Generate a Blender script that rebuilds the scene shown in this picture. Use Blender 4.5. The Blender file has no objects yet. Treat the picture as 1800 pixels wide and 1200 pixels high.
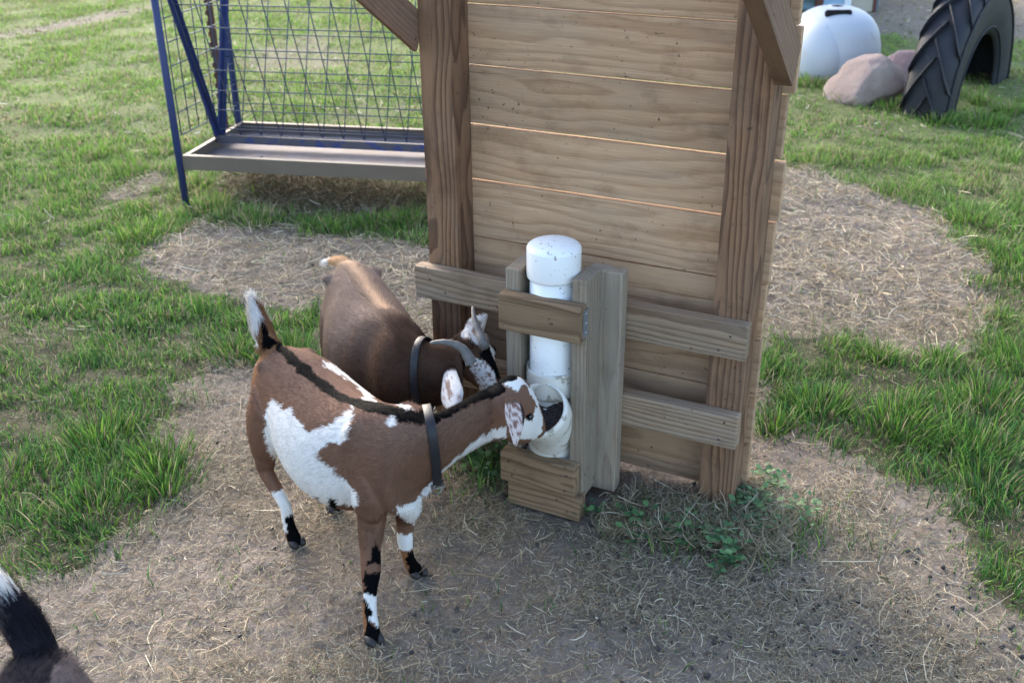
import bpy, bmesh, math, random
import numpy as np
from mathutils import Vector, Matrix, noise as mnoise
random.seed(5)
rng = np.random.default_rng(11)
S = bpy.context.scene
COL = S.collection

# ------------------------------------------------------------------ camera
TH, RO, HC = 0.46495, 0.010362, 1.6
cam_d = bpy.data.cameras.new('camera'); cam = bpy.data.objects.new('camera', cam_d); COL.objects.link(cam)
_f = Vector((0, math.cos(TH), -math.sin(TH))); _u0 = Vector((0, math.sin(TH), math.cos(TH))); _r0 = Vector((1, 0, 0))
_r = math.cos(RO) * _r0 - math.sin(RO) * _u0; _u = math.cos(RO) * _u0 + math.sin(RO) * _r0
cam.matrix_world = Matrix(((_r.x, _u.x, -_f.x, 0), (_r.y, _u.y, -_f.y, 0), (_r.z, _u.z, -_f.z, HC), (0, 0, 0, 1)))
cam_d.sensor_width = 36; cam_d.lens = 36.8; cam_d.clip_start = 0.05; cam_d.clip_end = 1500
cam_d.dof.use_dof = True; cam_d.dof.focus_distance = 2.45; cam_d.dof.aperture_fstop = 5.2
S.camera = cam

# ------------------------------------------------------------------ light: hazy low evening sun from behind the shelter
SUN_EL, SUN_AZ = math.radians(27), math.radians(-26)      # azimuth from +Y, towards +X positive
world = bpy.data.worlds.new('World'); S.world = world; world.use_nodes = True
nt = world.node_tree; bg = nt.nodes['Background']
sky = nt.nodes.new('ShaderNodeTexSky'); sky.sky_type = 'NISHITA'; sky.sun_disc = False
sky.sun_elevation = SUN_EL; sky.sun_rotation = SUN_AZ; sky.dust_density = 2.5; sky.ozone_density = 1.0; sky.air_density = 1.0
nt.links.new(sky.outputs[0], bg.inputs[0]); bg.inputs[1].default_value = 0.15
sun_d = bpy.data.lights.new('sun', 'SUN'); sun_d.energy = 0.9; sun_d.angle = math.radians(26); sun_d.color = (1.0, .97, .93)
sun = bpy.data.objects.new('sun', sun_d); COL.objects.link(sun)
sd = Vector((math.sin(SUN_AZ) * math.cos(SUN_EL), math.cos(SUN_AZ) * math.cos(SUN_EL), math.sin(SUN_EL)))
sun.rotation_euler = sd.to_track_quat('Z', 'Y').to_euler()
S.view_settings.view_transform = 'Standard'; S.view_settings.look = 'None'; S.view_settings.gamma = 1
S.view_settings.exposure = 2.2
try: S.cycles.max_bounces = 5
except Exception: pass

# ------------------------------------------------------------------ helpers
def meta(o, label=None, cat=None, group=None, kind=None):
    if label: o['label'] = label
    if cat: o['category'] = cat
    if group: o['group'] = group
    if kind: o['kind'] = kind
    return o
def empty(name, loc=(0, 0, 0), rz=0.0):
    o = bpy.data.objects.new(name, None); COL.objects.link(o); o.location = loc; o.rotation_euler = (0, 0, rz)
    o.empty_display_size = .1; return o
def link(name, me, mats=None, parent=None, M=None):
    o = bpy.data.objects.new(name, me); COL.objects.link(o)
    if mats is not None:
        for m in (mats if isinstance(mats, (list, tuple)) else [mats]): me.materials.append(m)
    if parent is not None: o.parent = parent
    if M is not None: o.matrix_local = M
    return o
def mesh_np(name, V, Fq, smooth=False, col=None, nv=4):
    """V (n,3), Fq (m,nv) -> mesh, optional per-vertex colour"""
    V = np.asarray(V, np.float32); Fq = np.asarray(Fq, np.int32)
    me = bpy.data.meshes.new(name)
    me.vertices.add(len(V)); me.vertices.foreach_set('co', V.ravel())
    me.loops.add(Fq.size); me.loops.foreach_set('vertex_index', Fq.ravel())
    me.polygons.add(len(Fq)); me.polygons.foreach_set('loop_start', np.arange(0, Fq.size, Fq.shape[1], dtype=np.int32))
    me.update(calc_edges=True)
    if smooth: me.polygons.foreach_set('use_smooth', np.ones(len(Fq), bool))
    if col is not None: set_col(me, col)
    return me
def set_col(me, col):
    a = me.attributes.get('Col') or me.color_attributes.new('Col', 'FLOAT_COLOR', 'POINT')
    c = np.ones((len(me.vertices), 4), np.float32); c[:, :3] = col
    a.data.foreach_set('color', c.ravel())
def bm_mesh(bm, name, smooth=False):
    me = bpy.data.meshes.new(name); bm.normal_update(); bm.to_mesh(me); bm.free()
    if smooth:
        me.polygons.foreach_set('use_smooth', np.ones(len(me.polygons), bool))
    return me
def tube(bm, pts, rad, seg=10, cap=True):
    """tube through pts with radius (or list of radii)"""
    pts = [Vector(p) for p in pts]; n = len(pts)
    rad = rad if isinstance(rad, (list, tuple)) else [rad] * n
    prev = None; rings = []
    for i, p in enumerate(pts):
        t = (pts[min(i + 1, n - 1)] - pts[max(i - 1, 0)]).normalized()
        if prev is None:
            a = t.orthogonal().normalized()
        else:
            a = (prev - t * prev.dot(t)).normalized()
        prev = a; b = t.cross(a)
        rings.append([bm.verts.new(p + (a * math.cos(2 * math.pi * k / seg) + b * math.sin(2 * math.pi * k / seg)) * rad[i]) for k in range(seg)])
    for i in range(n - 1):
        for k in range(seg):
            bm.faces.new((rings[i][k], rings[i][(k + 1) % seg], rings[i + 1][(k + 1) % seg], rings[i + 1][k]))
    if cap:
        bm.faces.new(rings[0][::-1]); bm.faces.new(rings[-1])
def boxbm(bm, x0, x1, y0, y1, z0, z1, M=None):
    r = bmesh.ops.create_cube(bm, size=1)
    for v in r['verts']:
        v.co = Vector(((x0 + x1) / 2 + v.co.x * (x1 - x0), (y0 + y1) / 2 + v.co.y * (y1 - y0), (z0 + z1) / 2 + v.co.z * (z1 - z0)))
        if M is not None: v.co = M @ v.co
    return r['verts']
def lathe(bm, prof, seg=40, M=None, cap0=False, cap1=False):
    rings = []
    for r, z in prof:
        rg = []
        for k in range(seg):
            a = 2 * math.pi * k / seg; co = Vector((r * math.cos(a), r * math.sin(a), z))
            rg.append(bm.verts.new(M @ co if M is not None else co))
        rings.append(rg)
    for i in range(len(rings) - 1):
        for k in range(seg):
            bm.faces.new((rings[i][k], rings[i][(k + 1) % seg], rings[i + 1][(k + 1) % seg], rings[i + 1][k]))
    if cap0: bm.faces.new(rings[0][::-1])
    if cap1: bm.faces.new(rings[-1])
# value noise on numpy arrays
_tab = np.random.default_rng(3).random((256, 256)).astype(np.float32)
def vnoise(x, y, s=1.0, o=0):
    x = np.asarray(x) * s + 37.3 + o * 17.7; y = np.asarray(y) * s + 51.9 + o * 9.1
    xi = np.floor(x).astype(int); yi = np.floor(y).astype(int); fx = x - xi; fy = y - yi
    fx = fx * fx * (3 - 2 * fx); fy = fy * fy * (3 - 2 * fy)
    g = lambda a, b: _tab[a & 255, b & 255]
    return (g(xi, yi) * (1 - fx) + g(xi + 1, yi) * fx) * (1 - fy) + (g(xi, yi + 1) * (1 - fx) + g(xi + 1, yi + 1) * fx) * fy
def fbm(x, y, s=1.0, o=0, n=3):
    t = 0; a = .5; w = 0
    for i in range(n):
        t = t + a * vnoise(x, y, s * 2 ** i, o + i * 3); w += a; a *= .5
    return t / w
def inpoly(x, y, P):
    P = np.asarray(P); r = np.zeros(np.shape(x), bool); n = len(P); j = n - 1
    for i in range(n):
        xi, yi = P[i]; xj, yj = P[j]
        c = ((yi > y) != (yj > y)) & (x < (xj - xi) * (y - yi) / (yj - yi + 1e-12) + xi)
        r ^= c; j = i
    return r
def polydist(x, y, P):
    P = np.asarray(P, float); d = np.full(np.shape(x), 1e9)
    for i in range(len(P)):
        a = P[i - 1]; b = P[i]; ab = b - a
        t = np.clip(((x - a[0]) * ab[0] + (y - a[1]) * ab[1]) / (ab @ ab + 1e-12), 0, 1)
        d = np.minimum(d, np.hypot(x - a[0] - t * ab[0], y - a[1] - t * ab[1]))
    return d
def lin(r, g, b):
    f = lambda c: (c / 255) / 12.92 if c / 255 <= .04045 else ((c / 255 + .055) / 1.055) ** 2.4
    return (f(r), f(g), f(b))

# ------------------------------------------------------------------ materials
class NT:
    def __init__(s, name, rough=.7, spec=.3):
        s.m = bpy.data.materials.new(name); s.m.use_nodes = True; s.t = s.m.node_tree
        s.p = s.t.nodes['Principled BSDF']; s.p.inputs['Roughness'].default_value = rough
        s.p.inputs['Specular IOR Level'].default_value = spec
    def n(s, ty, **k):
        nd = s.t.nodes.new('ShaderNode' + ty)
        for a, b in k.items(): setattr(nd, a, b)
        return nd
    def l(s, a, b): s.t.links.new(a, b)
    def put(s, sock, v):
        if isinstance(v, bpy.types.NodeSocket): s.l(v, sock)
        else: sock.default_value = v
    def math(s, op, a, b=0.0, c=0.0):
        nd = s.n('Math', operation=op)
        s.put(nd.inputs[0], a); s.put(nd.inputs[1], b); s.put(nd.inputs[2], c)
        return nd.outputs[0]
    def mix(s, f, a, b, mode='MIX'):
        nd = s.n('Mix', data_type='RGBA', blend_type=mode)
        s.put(nd.inputs[0], f); s.put(nd.inputs[6], a if not isinstance(a, tuple) else (*a, 1)); s.put(nd.inputs[7], b if not isinstance(b, tuple) else (*b, 1))
        return nd.outputs[2]
    def noise(s, vec, sc, det=3, rough=.55, dist=0.0):
        nd = s.n('TexNoise'); s.put(nd.inputs['Vector'], vec); nd.inputs['Scale'].default_value = sc
        nd.inputs['Detail'].default_value = det; nd.inputs['Roughness'].default_value = rough; nd.inputs['Distortion'].default_value = dist
        return nd.outputs['Fac']
    def ramp(s, f, stops):
        nd = s.n('ValToRGB'); s.put(nd.inputs[0], f); e = nd.color_ramp.elements
        while len(e) < len(stops): e.new(.5)
        for i, (p, c) in enumerate(stops):
            e[i].position = p; e[i].color = (*c, 1) if isinstance(c, tuple) else (c, c, c, 1)
        return nd.outputs[0]
    def mapping(s, vec, sc=(1, 1, 1), loc=(0, 0, 0)):
        nd = s.n('Mapping'); s.put(nd.inputs['Vector'], vec)
        nd.inputs['Scale'].default_value = sc; s.put(nd.inputs['Location'], loc) if not isinstance(loc, tuple) else None
        if isinstance(loc, tuple): nd.inputs['Location'].default_value = loc
        return nd.outputs[0]
    def bump(s, h, strength=.3, dist=.002):
        nd = s.n('Bump'); s.put(nd.inputs['Height'], h); nd.inputs['Strength'].default_value = strength; nd.inputs['Distance'].default_value = dist
        s.l(nd.outputs[0], s.p.inputs['Normal'])
    def base(s, c): s.put(s.p.inputs['Base Color'], c if not isinstance(c, tuple) else (*c, 1))

def obj_coords(t):
    """object coordinates shifted by a per-object random amount"""
    tc = t.n('TexCoord'); oi = t.n('ObjectInfo')
    v = t.n('VectorMath', operation='MULTIPLY_ADD')
    cmb = t.n('CombineXYZ'); r = oi.outputs['Random']
    t.l(t.math('MULTIPLY', r, 23.0), cmb.inputs[0]); t.l(t.math('MULTIPLY', r, 7.0), cmb.inputs[1]); t.l(t.math('MULTIPLY', r, 11.0), cmb.inputs[2])
    a = t.n('VectorMath', operation='ADD'); t.l(tc.outputs['Object'], a.inputs[0]); t.l(cmb.outputs[0], a.inputs[1])
    return tc.outputs['Object'], a.outputs[0], r

def wood(name, light, dark, grey, freq=520., contrast=.6, knots=1.0, ringoff=.16, greyamt=.5, wobble=.02):
    """sawn softwood: growth rings round a pith outside the board, drifting along its length (x)"""
    t = NT(name, rough=.82, spec=.2)
    oc, rc, rnd = obj_coords(t)
    low = t.mapping(rc, (1.1, 5, 5))
    n1 = t.noise(low, 1.6, 2, .5); n2 = t.noise(t.mapping(rc, (1.1, 5, 5), (3.1, 7.7, 1.3)), 1.6, 2, .5)
    sep = t.n('SeparateXYZ'); t.l(oc, sep.inputs[0])
    # knots: sparse cells in the length / width plane
    vor = t.n('TexVoronoi', voronoi_dimensions='3D'); vor.inputs['Scale'].default_value = 1.0
    t.l(t.mapping(rc, (4.4, 1.5, 9.5)), vor.inputs['Vector'])
    kd = vor.outputs['Distance']
    ksel = t.n('SeparateColor'); t.l(vor.outputs['Color'], ksel.inputs[0])
    on = t.math('GREATER_THAN', ksel.outputs[0], 1.0 - .45 * knots)
    kfield = t.math('MULTIPLY', on, t.ramp(kd, [(0, 1.0), (.42, 0.0)]))
    kcore = t.math('MULTIPLY', on, t.ramp(kd, [(.05, 1.0), (.105, 0.0)]))
    # ring coordinate
    cy = t.math('ADD', sep.outputs[1], t.math('MULTIPLY_ADD', n1, wobble * 2.2, -wobble))
    cy = t.math('ADD', cy, t.math('MULTIPLY_ADD', rnd, .05, -.025))
    cz = t.math('ADD', sep.outputs[2], t.math('MULTIPLY_ADD', n2, wobble * 2.5, -ringoff * .25))
    r = t.math('SQRT', t.math('ADD', t.math('MULTIPLY', cy, cy), t.math('MULTIPLY', cz, cz)))
    r = t.math('ADD', r, t.math('MULTIPLY', kfield, .012))
    fine = t.noise(t.mapping(rc, (6, 60, 60)), 5, 3, .6)
    ph = t.math('ADD', t.math('MULTIPLY', r, freq), t.math('MULTIPLY', fine, 1.5))
    s = t.math('FRACT', t.math('MULTIPLY', ph, 1 / 6.283))
    ring = t.ramp(s, [(0, .0), (.45, .18), (.82, 1.0), (.93, .9), (1.0, 0.0)])
    fib = t.noise(t.mapping(rc, (9, 420, 420)), 1.0, 4, .7)
    patch = t.noise(t.mapping(rc, (2.2, 9, 9)), 2, 4, .6)
    c = t.mix(t.math('MULTIPLY', ring, contrast), light, dark)
    c = t.mix(t.math('MULTIPLY', t.ramp(patch, [(.36, 0.0), (.66, 1.0)]), greyamt), c, grey)
    c = t.mix(t.ramp(fib, [(.3, .35), (.72, 0.0)]), c, tuple(x * .45 for x in dark))
    warm = t.noise(t.mapping(rc, (1.3, 14, 14)), 1.7, 2, .5)
    c = t.mix(t.ramp(warm, [(.58, 0.0), (.8, .4)]), c, (dark[0] * 1.25, dark[1] * .95, dark[2] * .7))
    c = t.mix(t.math('MULTIPLY', kcore, .8), c, (dark[0] * .42, dark[1] * .36, dark[2] * .33))
    c = t.mix(t.math('MULTIPLY', t.math('MULTIPLY', kfield, kfield), .25), c, dark)
    # dirt specks and smudges
    sp = t.noise(rc, 75, 2, .5); sp2 = t.noise(rc, 9, 3, .6)
    c = t.mix(t.math('MULTIPLY', t.ramp(sp, [(.67, 0.0), (.71, 1.0)]), t.ramp(sp2, [(.45, 0.0), (.62, .75)])), c, (.03, .024, .018))
    wt = t.noise(t.mapping(rc, (3.5, 6, 6), (9.1, 2.2, 4.4)), 2.2, 5, .65)
    c = t.mix(t.ramp(wt, [(.52, 0.0), (.70, .38)]), c, tuple(x * .55 for x in dark))
    spl = t.noise(t.mapping(rc, (2.2, 150, 150)), 1.0, 2, .5)
    c = t.mix(t.ramp(spl, [(.70, 0.0), (.74, .55)]), c, tuple(x * .3 for x in dark))
    br = t.math('MULTIPLY_ADD', rnd, .30, .86)
    hsv = t.n('HueSaturation'); t.l(br, hsv.inputs['Value']); t.put(hsv.inputs['Color'], c)
    t.base(hsv.outputs[0])
    h = t.math('ADD', t.math('MULTIPLY', ring, -.5), t.math('MULTIPLY', fib, .9))
    h = t.math('ADD', h, t.math('MULTIPLY', kcore, -.8))
    t.bump(h, .5, .0012)
    return t.m
M_BOARD = wood('wall_board_wood', lin(196, 160, 126), lin(126, 90, 62), lin(170, 149, 128), 230, .42, 1.0, .45, .35, .05)
M_POST = wood('post_wood', lin(150, 114, 86), lin(74, 49, 35), lin(122, 104, 90), 560, .8, .45, .3, .4, .03)
M_RAIL = wood('rail_wood', lin(166, 142, 116), lin(92, 69, 51), lin(150, 140, 130), 560, .7, .3, .25, .4)
M_GREYW = wood('grey_frame_wood', lin(162, 147, 128), lin(118, 99, 80), lin(146, 139, 128), 620, .5, .7, .3, .5)
M_BLOCK = wood('block_wood', lin(150, 124, 98), lin(86, 64, 46), lin(118, 107, 82), 380, .7, .3, .2, .35, .04)
M_BRACE = wood('brace_wood', lin(150, 118, 96), lin(100, 74, 58), lin(130, 112, 100), 520, .5, .3, .3, .3)

def paint(name, col, rough=.5, var=.15, spec=.4, dirt=None, dscale=30, damt=.6, thr=.62, metal=0):
    t = NT(name, rough, spec); tc = t.n('TexCoord'); o = tc.outputs['Object']
    n = t.noise(o, 7, 4); c = t.mix(n, tuple(x * (1 - var) for x in col), tuple(min(1, x * (1 + var)) for x in col))
    if dirt:
        d = t.noise(o, dscale, 5, .65)
        c = t.mix(t.math('MULTIPLY', t.ramp(d, [(thr, 0.0), (thr + .06, 1.0)]), damt), c, dirt)
    t.base(c); t.p.inputs['Metallic'].default_value = metal
    t.bump(t.noise(o, 60, 3), .1, .001)
    return t.m
def attr_mat(name, rough=.7, spec=.2, trans=0.0):
    t = NT(name, rough, spec); a = t.n('Attribute'); a.attribute_name = 'Col'
    t.base(a.outputs['Color'])
    if trans:
        tr = t.n('BsdfTranslucent'); t.l(a.outputs['Color'], tr.inputs[0]); mx = t.n('MixShader'); mx.inputs[0].default_value = trans
        out = [n for n in t.t.nodes if n.type == 'OUTPUT_MATERIAL'][0]
        t.l(t.p.outputs[0], mx.inputs[1]); t.l(tr.outputs[0], mx.inputs[2]); t.l(mx.outputs[0], out.inputs[0])
    return t.m
# ------------------------------------------------------------------ ground
DIRT = [(-1.2,1.94),(-1.08,2.02),(-1.01,2.16),(-.92,2.28),(-.95,2.5),(-1.06,2.62),(-.99,2.77),(-1.09,2.93),(-.97,3.05),(-.78,3.02),(-.66,3.2),(-.66,3.39),(-.84,3.54),(-1.22,3.6),(-1.51,3.88),(-1.56,4.07),(-1.42,4.34),(-1.03,4.29),(-.35,4.1),(.24,4.08),(1.26,5.07),(1.55,5.08),(1.72,4.78),(1.85,4.46),(1.91,4.1),(1.86,3.68),(1.67,3.28),(1.4,2.99),(1.32,3.08),(1.23,3.16),(1.07,3.21),(.88,3.21),(.73,2.78),(.66,2.5),(.82,2.6),(.92,2.46),(1.08,2.37),(1.19,2.26),(1.16,2.05),(1.1,1.77),(1.3,1.0),(1.3,.3),(-1.3,.3),(-1.3,1.48)]
TROUGH = [(-1.45,4.98),(-1.15,5.15),(-.42,4.9),(-.39,4.49),(-.86,4.43),(-1.24,4.55)]
STRIP = [(-2.0,4.7),(-1.93,4.99),(-1.69,5.12),(-1.65,4.89),(-1.88,4.73)]
LANE = [(-4.4,8.9),(-4.0,9.55),(-3.5,10.56),(-3.31,10.68),(-3.32,10.34),(-3.64,9.39),(-4.2,8.8)]
FAR = [(3.0,8.55),(3.33,8.3),(7,8.6),(9,16),(4.2,16),(3.1,10.8)]
FARB = [(-2.06,8.12),(-1.58,8.91),(-1.14,7.76),(-1.33,7.39),(-1.84,7.51)]
BASE = [(.14,2.26),(.32,2.39),(.5,2.33),(.65,2.33),(.72,2.2),(.65,1.99),(.45,2.02),(.22,2.09)]
def dirtmask(x, y):
    """1 on bare soil, 0 in the grass; ragged edge"""
    jx = (fbm(x, y, 7, 1) - .5) * .26; jy = (fbm(x, y, 7, 5) - .5) * .26
    X, Y = x + jx, y + jy
    m = inpoly(X, Y, DIRT).astype(np.float32)
    for P, w in ((TROUGH, .75), (STRIP, .85), (LANE, .9), (FAR, .95), (FARB, .55)):
        m = np.maximum(m, inpoly(X, Y, P) * w)
    return m
def gheight(x, y):
    h = (fbm(x, y, 1.2, 2) - .5) * .05 + (fbm(x, y, 9, 4) - .5) * .018
    # litter banked up against the front of the shelter, open country rolling gently beyond
    h = h + .035 * np.exp(-((x - .45) ** 2 + (y - 2.15) ** 2) / .05) * (y < 2.3)
    near = np.clip((np.hypot(x, y - 2) - .2) / 2.0, .15, 1)
    return h * near
def axis(a, b, step, out, k):
    core = np.arange(a, b + step, step)
    ext = [];
    d = step
    p = core[-1]
    while p < out: d *= k; p += d; ext.append(p)
    ext2 = []; d = step; p = core[0]
    while p > -out: d *= k; p -= d; ext2.append(p)
    return np.array(ext2[::-1] + list(core) + ext)
gx = axis(-1.9, 2.2, .016, 400, 1.09); gy = axis(1.0, 4.8, .016, 400, 1.07)
GX, GY = np.meshgrid(gx, gy); fine = (fbm(GX, GY, 45, 6, 2) - .5) * .010 + (fbm(GX, GY, 22, 8, 2) - .5) * .012
pit = np.clip(.30 - vnoise(GX, GY, 17, 21), 0, 1) * -.035
GZ = gheight(GX, GY) + np.where(np.hypot(GX, GY) < 12, fine + pit, 0)
nx, ny = len(gx), len(gy)
idx = np.arange(nx * ny).reshape(ny, nx)
Q = np.stack([idx[:-1, :-1], idx[:-1, 1:], idx[1:, 1:], idx[1:, :-1]], -1).reshape(-1, 4)
dm = dirtmask(GX, GY)
dpx = np.maximum(dm, 0)
soil = np.array(lin(136, 123, 113)); turf = np.array(lin(76, 74, 52)); tan = np.array(lin(148, 137, 120))
v = (.82 + .36 * fbm(GX, GY, 5, 9))[..., None] * (.9 + .2 * vnoise(GX, GY, 60, 2))[..., None]
gc = (soil * (1 - .35 * fbm(GX, GY, 2.3, 3))[..., None] + tan * .3 * fbm(GX, GY, 2.3, 3)[..., None])
turf = turf * (1 - np.clip((GY - 3) / 4, 0, 1))[..., None] + np.array(lin(112, 124, 72)) * np.clip((GY - 3) / 4, 0, 1)[..., None]
gc = gc * dpx[..., None] + turf * (1 - dpx[..., None]); gc = gc * v
me = mesh_np('ground', np.stack([GX, GY, GZ], -1).reshape(-1, 3), Q, True, gc.reshape(-1, 3))
t = NT('soil', .95, .15); a = t.n('Attribute'); a.attribute_name = 'Col'; tc = t.n('TexCoord'); o = tc.outputs['Object']
c = t.mix(t.ramp(t.noise(o, 38, 5, .7), [(.35, .45), (.65, 0.0)]), a.outputs['Color'], (.07, .055, .045), 'MIX')
c = t.mix(t.ramp(t.noise(o, 210, 3, .6), [(.60, 0.0), (.72, .5)]), c, lin(190, 178, 158))
t.base(c); t.bump(t.math('ADD', t.noise(o, 90, 5, .7), t.noise(o, 22, 4, .6)), .8, .012)
meta(link('ground', me, t.m), kind='structure')

# ------------------------------------------------------------------ blades: strips of quads tapering to a point, all in one mesh
def blades(name, x, y, z, h, w, lean, az, col, segs=3, curl=1.0, tipcol=1.25, twist=None):
    n = len(x); K = segs + 1
    s = np.linspace(0, 1, K)[None, :]
    face = rng.random(n) * 2 * np.pi if twist is None else twist
    dx, dy = np.cos(az)[:, None], np.sin(az)[:, None]
    ang = lean[:, None] * (s ** curl) * 1.0
    # integrate direction
    dir_h = np.sin(lean[:, None] * (.35 + 1.15 * s)); dir_v = np.cos(lean[:, None] * (.35 + 1.15 * s))
    st = (h / segs)[:, None]
    H = np.concatenate([np.zeros((n, 1)), np.cumsum(dir_h[:, :-1] * st, 1)], 1); Vv = np.concatenate([np.zeros((n, 1)), np.cumsum(dir_v[:, :-1] * st, 1)], 1)
    cx = x[:, None] + dx * H; cy = y[:, None] + dy * H; cz = z[:, None] + Vv
    ww = w[:, None] * (1 - s ** 1.6 * .93) * .5
    ox, oy = -np.sin(face)[:, None] * ww, np.cos(face)[:, None] * ww
    P = np.stack([np.stack([cx - ox, cy - oy, cz], -1), np.stack([cx + ox, cy + oy, cz], -1)], 2)  # n,K,2,3
    V = P.reshape(-1, 3)
    b = (np.arange(n) * K * 2)[:, None]; k = np.arange(segs)[None, :] * 2
    Fq = np.stack([b + k, b + k + 1, b + k + 3, b + k + 2], -1).reshape(-1, 4)
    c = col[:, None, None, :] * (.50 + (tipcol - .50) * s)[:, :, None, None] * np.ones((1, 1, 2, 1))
    return mesh_np(name, V, Fq, False, np.clip(c.reshape(-1, 3), 0, 1))
def wedge(n, y0, y1, mar=1.1):
    """points in the ground the camera could see, between distances y0 and y1"""
    y = y0 + (y1 - y0) * np.sqrt(rng.random(n) * (1 - (y0 / y1) ** 2) + (y0 / y1) ** 2) if False else rng.uniform(y0, y1, n)
    x = rng.uniform(-1, 1, n) * (y * .56 + mar)
    keep = rng.random(n) < (y * .56 + mar) / (y1 * .56 + mar)
    k = np.ones(n, bool)
    return x[k], y[k]
G1 = np.array(lin(74, 118, 44)); G2 = np.array(lin(128, 164, 66)); G3 = np.array(lin(62, 108, 58)); STR = np.array(lin(178, 164, 130)); YEL = np.array(lin(152, 186, 84))
def grasscol(x, y, n):
    a = fbm(x, y, 3.5, 12)[:, None]; b = rng.random((n, 1)); c = G1 * (1 - a) + G3 * a
    c = np.where(b < .33, G2 * .7 + c * .3, c)
    d = np.clip((y - 2.6) / 5, 0, 1)[:, None]
    c = c * (1 - .62 * d) + YEL * .62 * d  # distant blades yellower, and their colour raised for the brighter open light there
    dry = (rng.random((n, 1)) < (.10 + .17 * d + .42 * np.clip(fbm(x, y, 1.7, 31)[:, None] - .5, 0, 1) * 2))
    c = np.where(dry, STR * (.7 + .3 * b), c)
    return c * rng.uniform(.55, 1.35, (n, 1))
def shelter_clear(x, y):
    sx = (x - .473) * .8971 + (y - 2.2252) * -.4418; ty = (x - .473) * -.4418 + (y - 2.2252) * -.8971
    return ~((sx > -.47) & (sx < -.19) & (ty > -.02) & (ty < .21)) & ~((sx > -.78) & (sx < .1) & (ty > -.11) & (ty < .01))
parts = []
def field(n, y0, y1, hmin, hmax, wid, segs, thresh, clump):
    x, y = wedge(n, y0, y1)
    m = dirtmask(x + rng.normal(0, .045, n), y + rng.normal(0, .045, n))
    dens = fbm(x, y, clump, 14); big = fbm(x, y, 2.2, 18)
    p = np.clip((dens - .38) * 3.0 + .52, .36, 1) * (1 - m) + .007 * m
    k = (rng.random(n) < p) & shelter_clear(x, y)
    x, y, dens, big = x[k], y[k], dens[k], big[k]; n = len(x)
    ed = np.ones(n)
    h = rng.uniform(hmin, hmax, n) * (.40 + .8 * np.clip(dens * 1.5 - .3, 0, 1.2)) * (.75 + .5 * big)
    w = wid * rng.uniform(.6, 1.3, n)
    lean = np.abs(rng.normal(.70, .42, n)); az = fbm(x, y, 6, 22) * 14 + rng.normal(0, 1.0, n)
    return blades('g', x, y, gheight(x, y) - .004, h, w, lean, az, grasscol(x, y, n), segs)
def join_np(name, meshes, mat):
    Vs, Fs, Cs = [], [], []; off = 0
    for m in meshes:
        v = np.empty(len(m.vertices) * 3, np.float32); m.vertices.foreach_get('co', v)
        f = np.empty(len(m.loops), np.int32); m.loops.foreach_get('vertex_index', f)
        c = np.empty(len(m.vertices) * 4, np.float32); m.attributes['Col'].data.foreach_get('color', c)
        Vs.append(v.reshape(-1, 3)); Fs.append(f.reshape(-1, 4) + off); Cs.append(c.reshape(-1, 4)[:, :3]); off += len(m.vertices)
        bpy.data.meshes.remove(m)
    return link(name, mesh_np(name, np.concatenate(Vs), np.concatenate(Fs), False, np.concatenate(Cs)), mat)
M_GRASS = attr_mat('grass_blade', .62, .3, .28)
M_STRAW = attr_mat('straw', .75, .25, .12)
gm = [field(175000, 1.3, 3.3, .018, .068, .0034, 4, .4, 8.0),
      field(215000, 3.3, 5.6, .018, .070, .0045, 3, .4, 6.5),
      field(270000, 5.6, 12.5, .015, .050, .0080, 2, .4, 4.0)]
# thick tufts on the edge of the bare patch, by the trough and round the tyre and boulders
TUFTS = [(-.62,3.02,.10,260),(-.74,3.10,.13,380),(-.93,3.12,.12,300),(-.52,3.16,.07,120),(-.98,2.45,.13,300),(-.93,2.32,.10,220),(-1.1,2.25,.14,260),(-1.2,2.6,.14,260),
  (-.45,4.35,.12,260),(-.8,4.30,.1,200),(-1.35,4.55,.14,260),(-1.1,4.35,.1,150),(-.6,4.32,.1,160),(-1.6,4.2,.16,260),(-1.3,5.25,.2,260),(-.8,5.1,.2,260),
  (.92,2.72,.12,360),(1.12,2.62,.15,420),(1.3,2.5,.15,340),(.80,3.0,.09,200),(1.45,2.75,.16,340),(1.7,3.0,.18,340),(1.25,2.3,.12,180),(.76,2.6,.08,160),(.74,2.88,.06,120),(1.22,3.06,.08,140),(1.4,3.03,.07,130),
  (1.5,5.2,.15,220),(1.85,4.7,.16,240),(2.0,4.3,.15,220),(1.98,3.8,.15,200),(2.3,6.25,.12,260),(2.5,6.0,.14,320),(2.75,5.95,.14,320),(2.95,6.15,.1,260),(2.1,6.45,.14,220),(2.0,6.9,.2,300),(2.3,6.9,.15,160),(2.9,6.4,.08,120)]
X, Y, R0 = [], [], []
for tx, ty, tr, n in TUFTS:
    r = tr * np.sqrt(rng.random(n)) * rng.uniform(.5, 1.1, n); a = rng.random(n) * 6.283
    X.append(tx + r * np.cos(a)); Y.append(ty + r * np.sin(a)); R0.append(np.stack([np.cos(a), np.sin(a), r / tr], 1))
X = np.concatenate(X); Y = np.concatenate(Y); R0 = np.concatenate(R0); n = len(X)
k = shelter_clear(X, Y); X, Y, R0 = X[k], Y[k], R0[k]; n = len(X)
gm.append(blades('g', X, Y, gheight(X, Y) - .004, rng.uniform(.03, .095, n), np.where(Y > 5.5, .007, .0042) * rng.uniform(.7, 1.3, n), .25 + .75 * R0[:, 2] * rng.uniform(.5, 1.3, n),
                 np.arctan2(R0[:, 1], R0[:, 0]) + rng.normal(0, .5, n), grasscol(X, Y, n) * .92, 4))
meta(join_np('grass', gm, M_GRASS), 'short green lawn grass growing in tufts round the bare soil', 'grass', kind='stuff')

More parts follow.
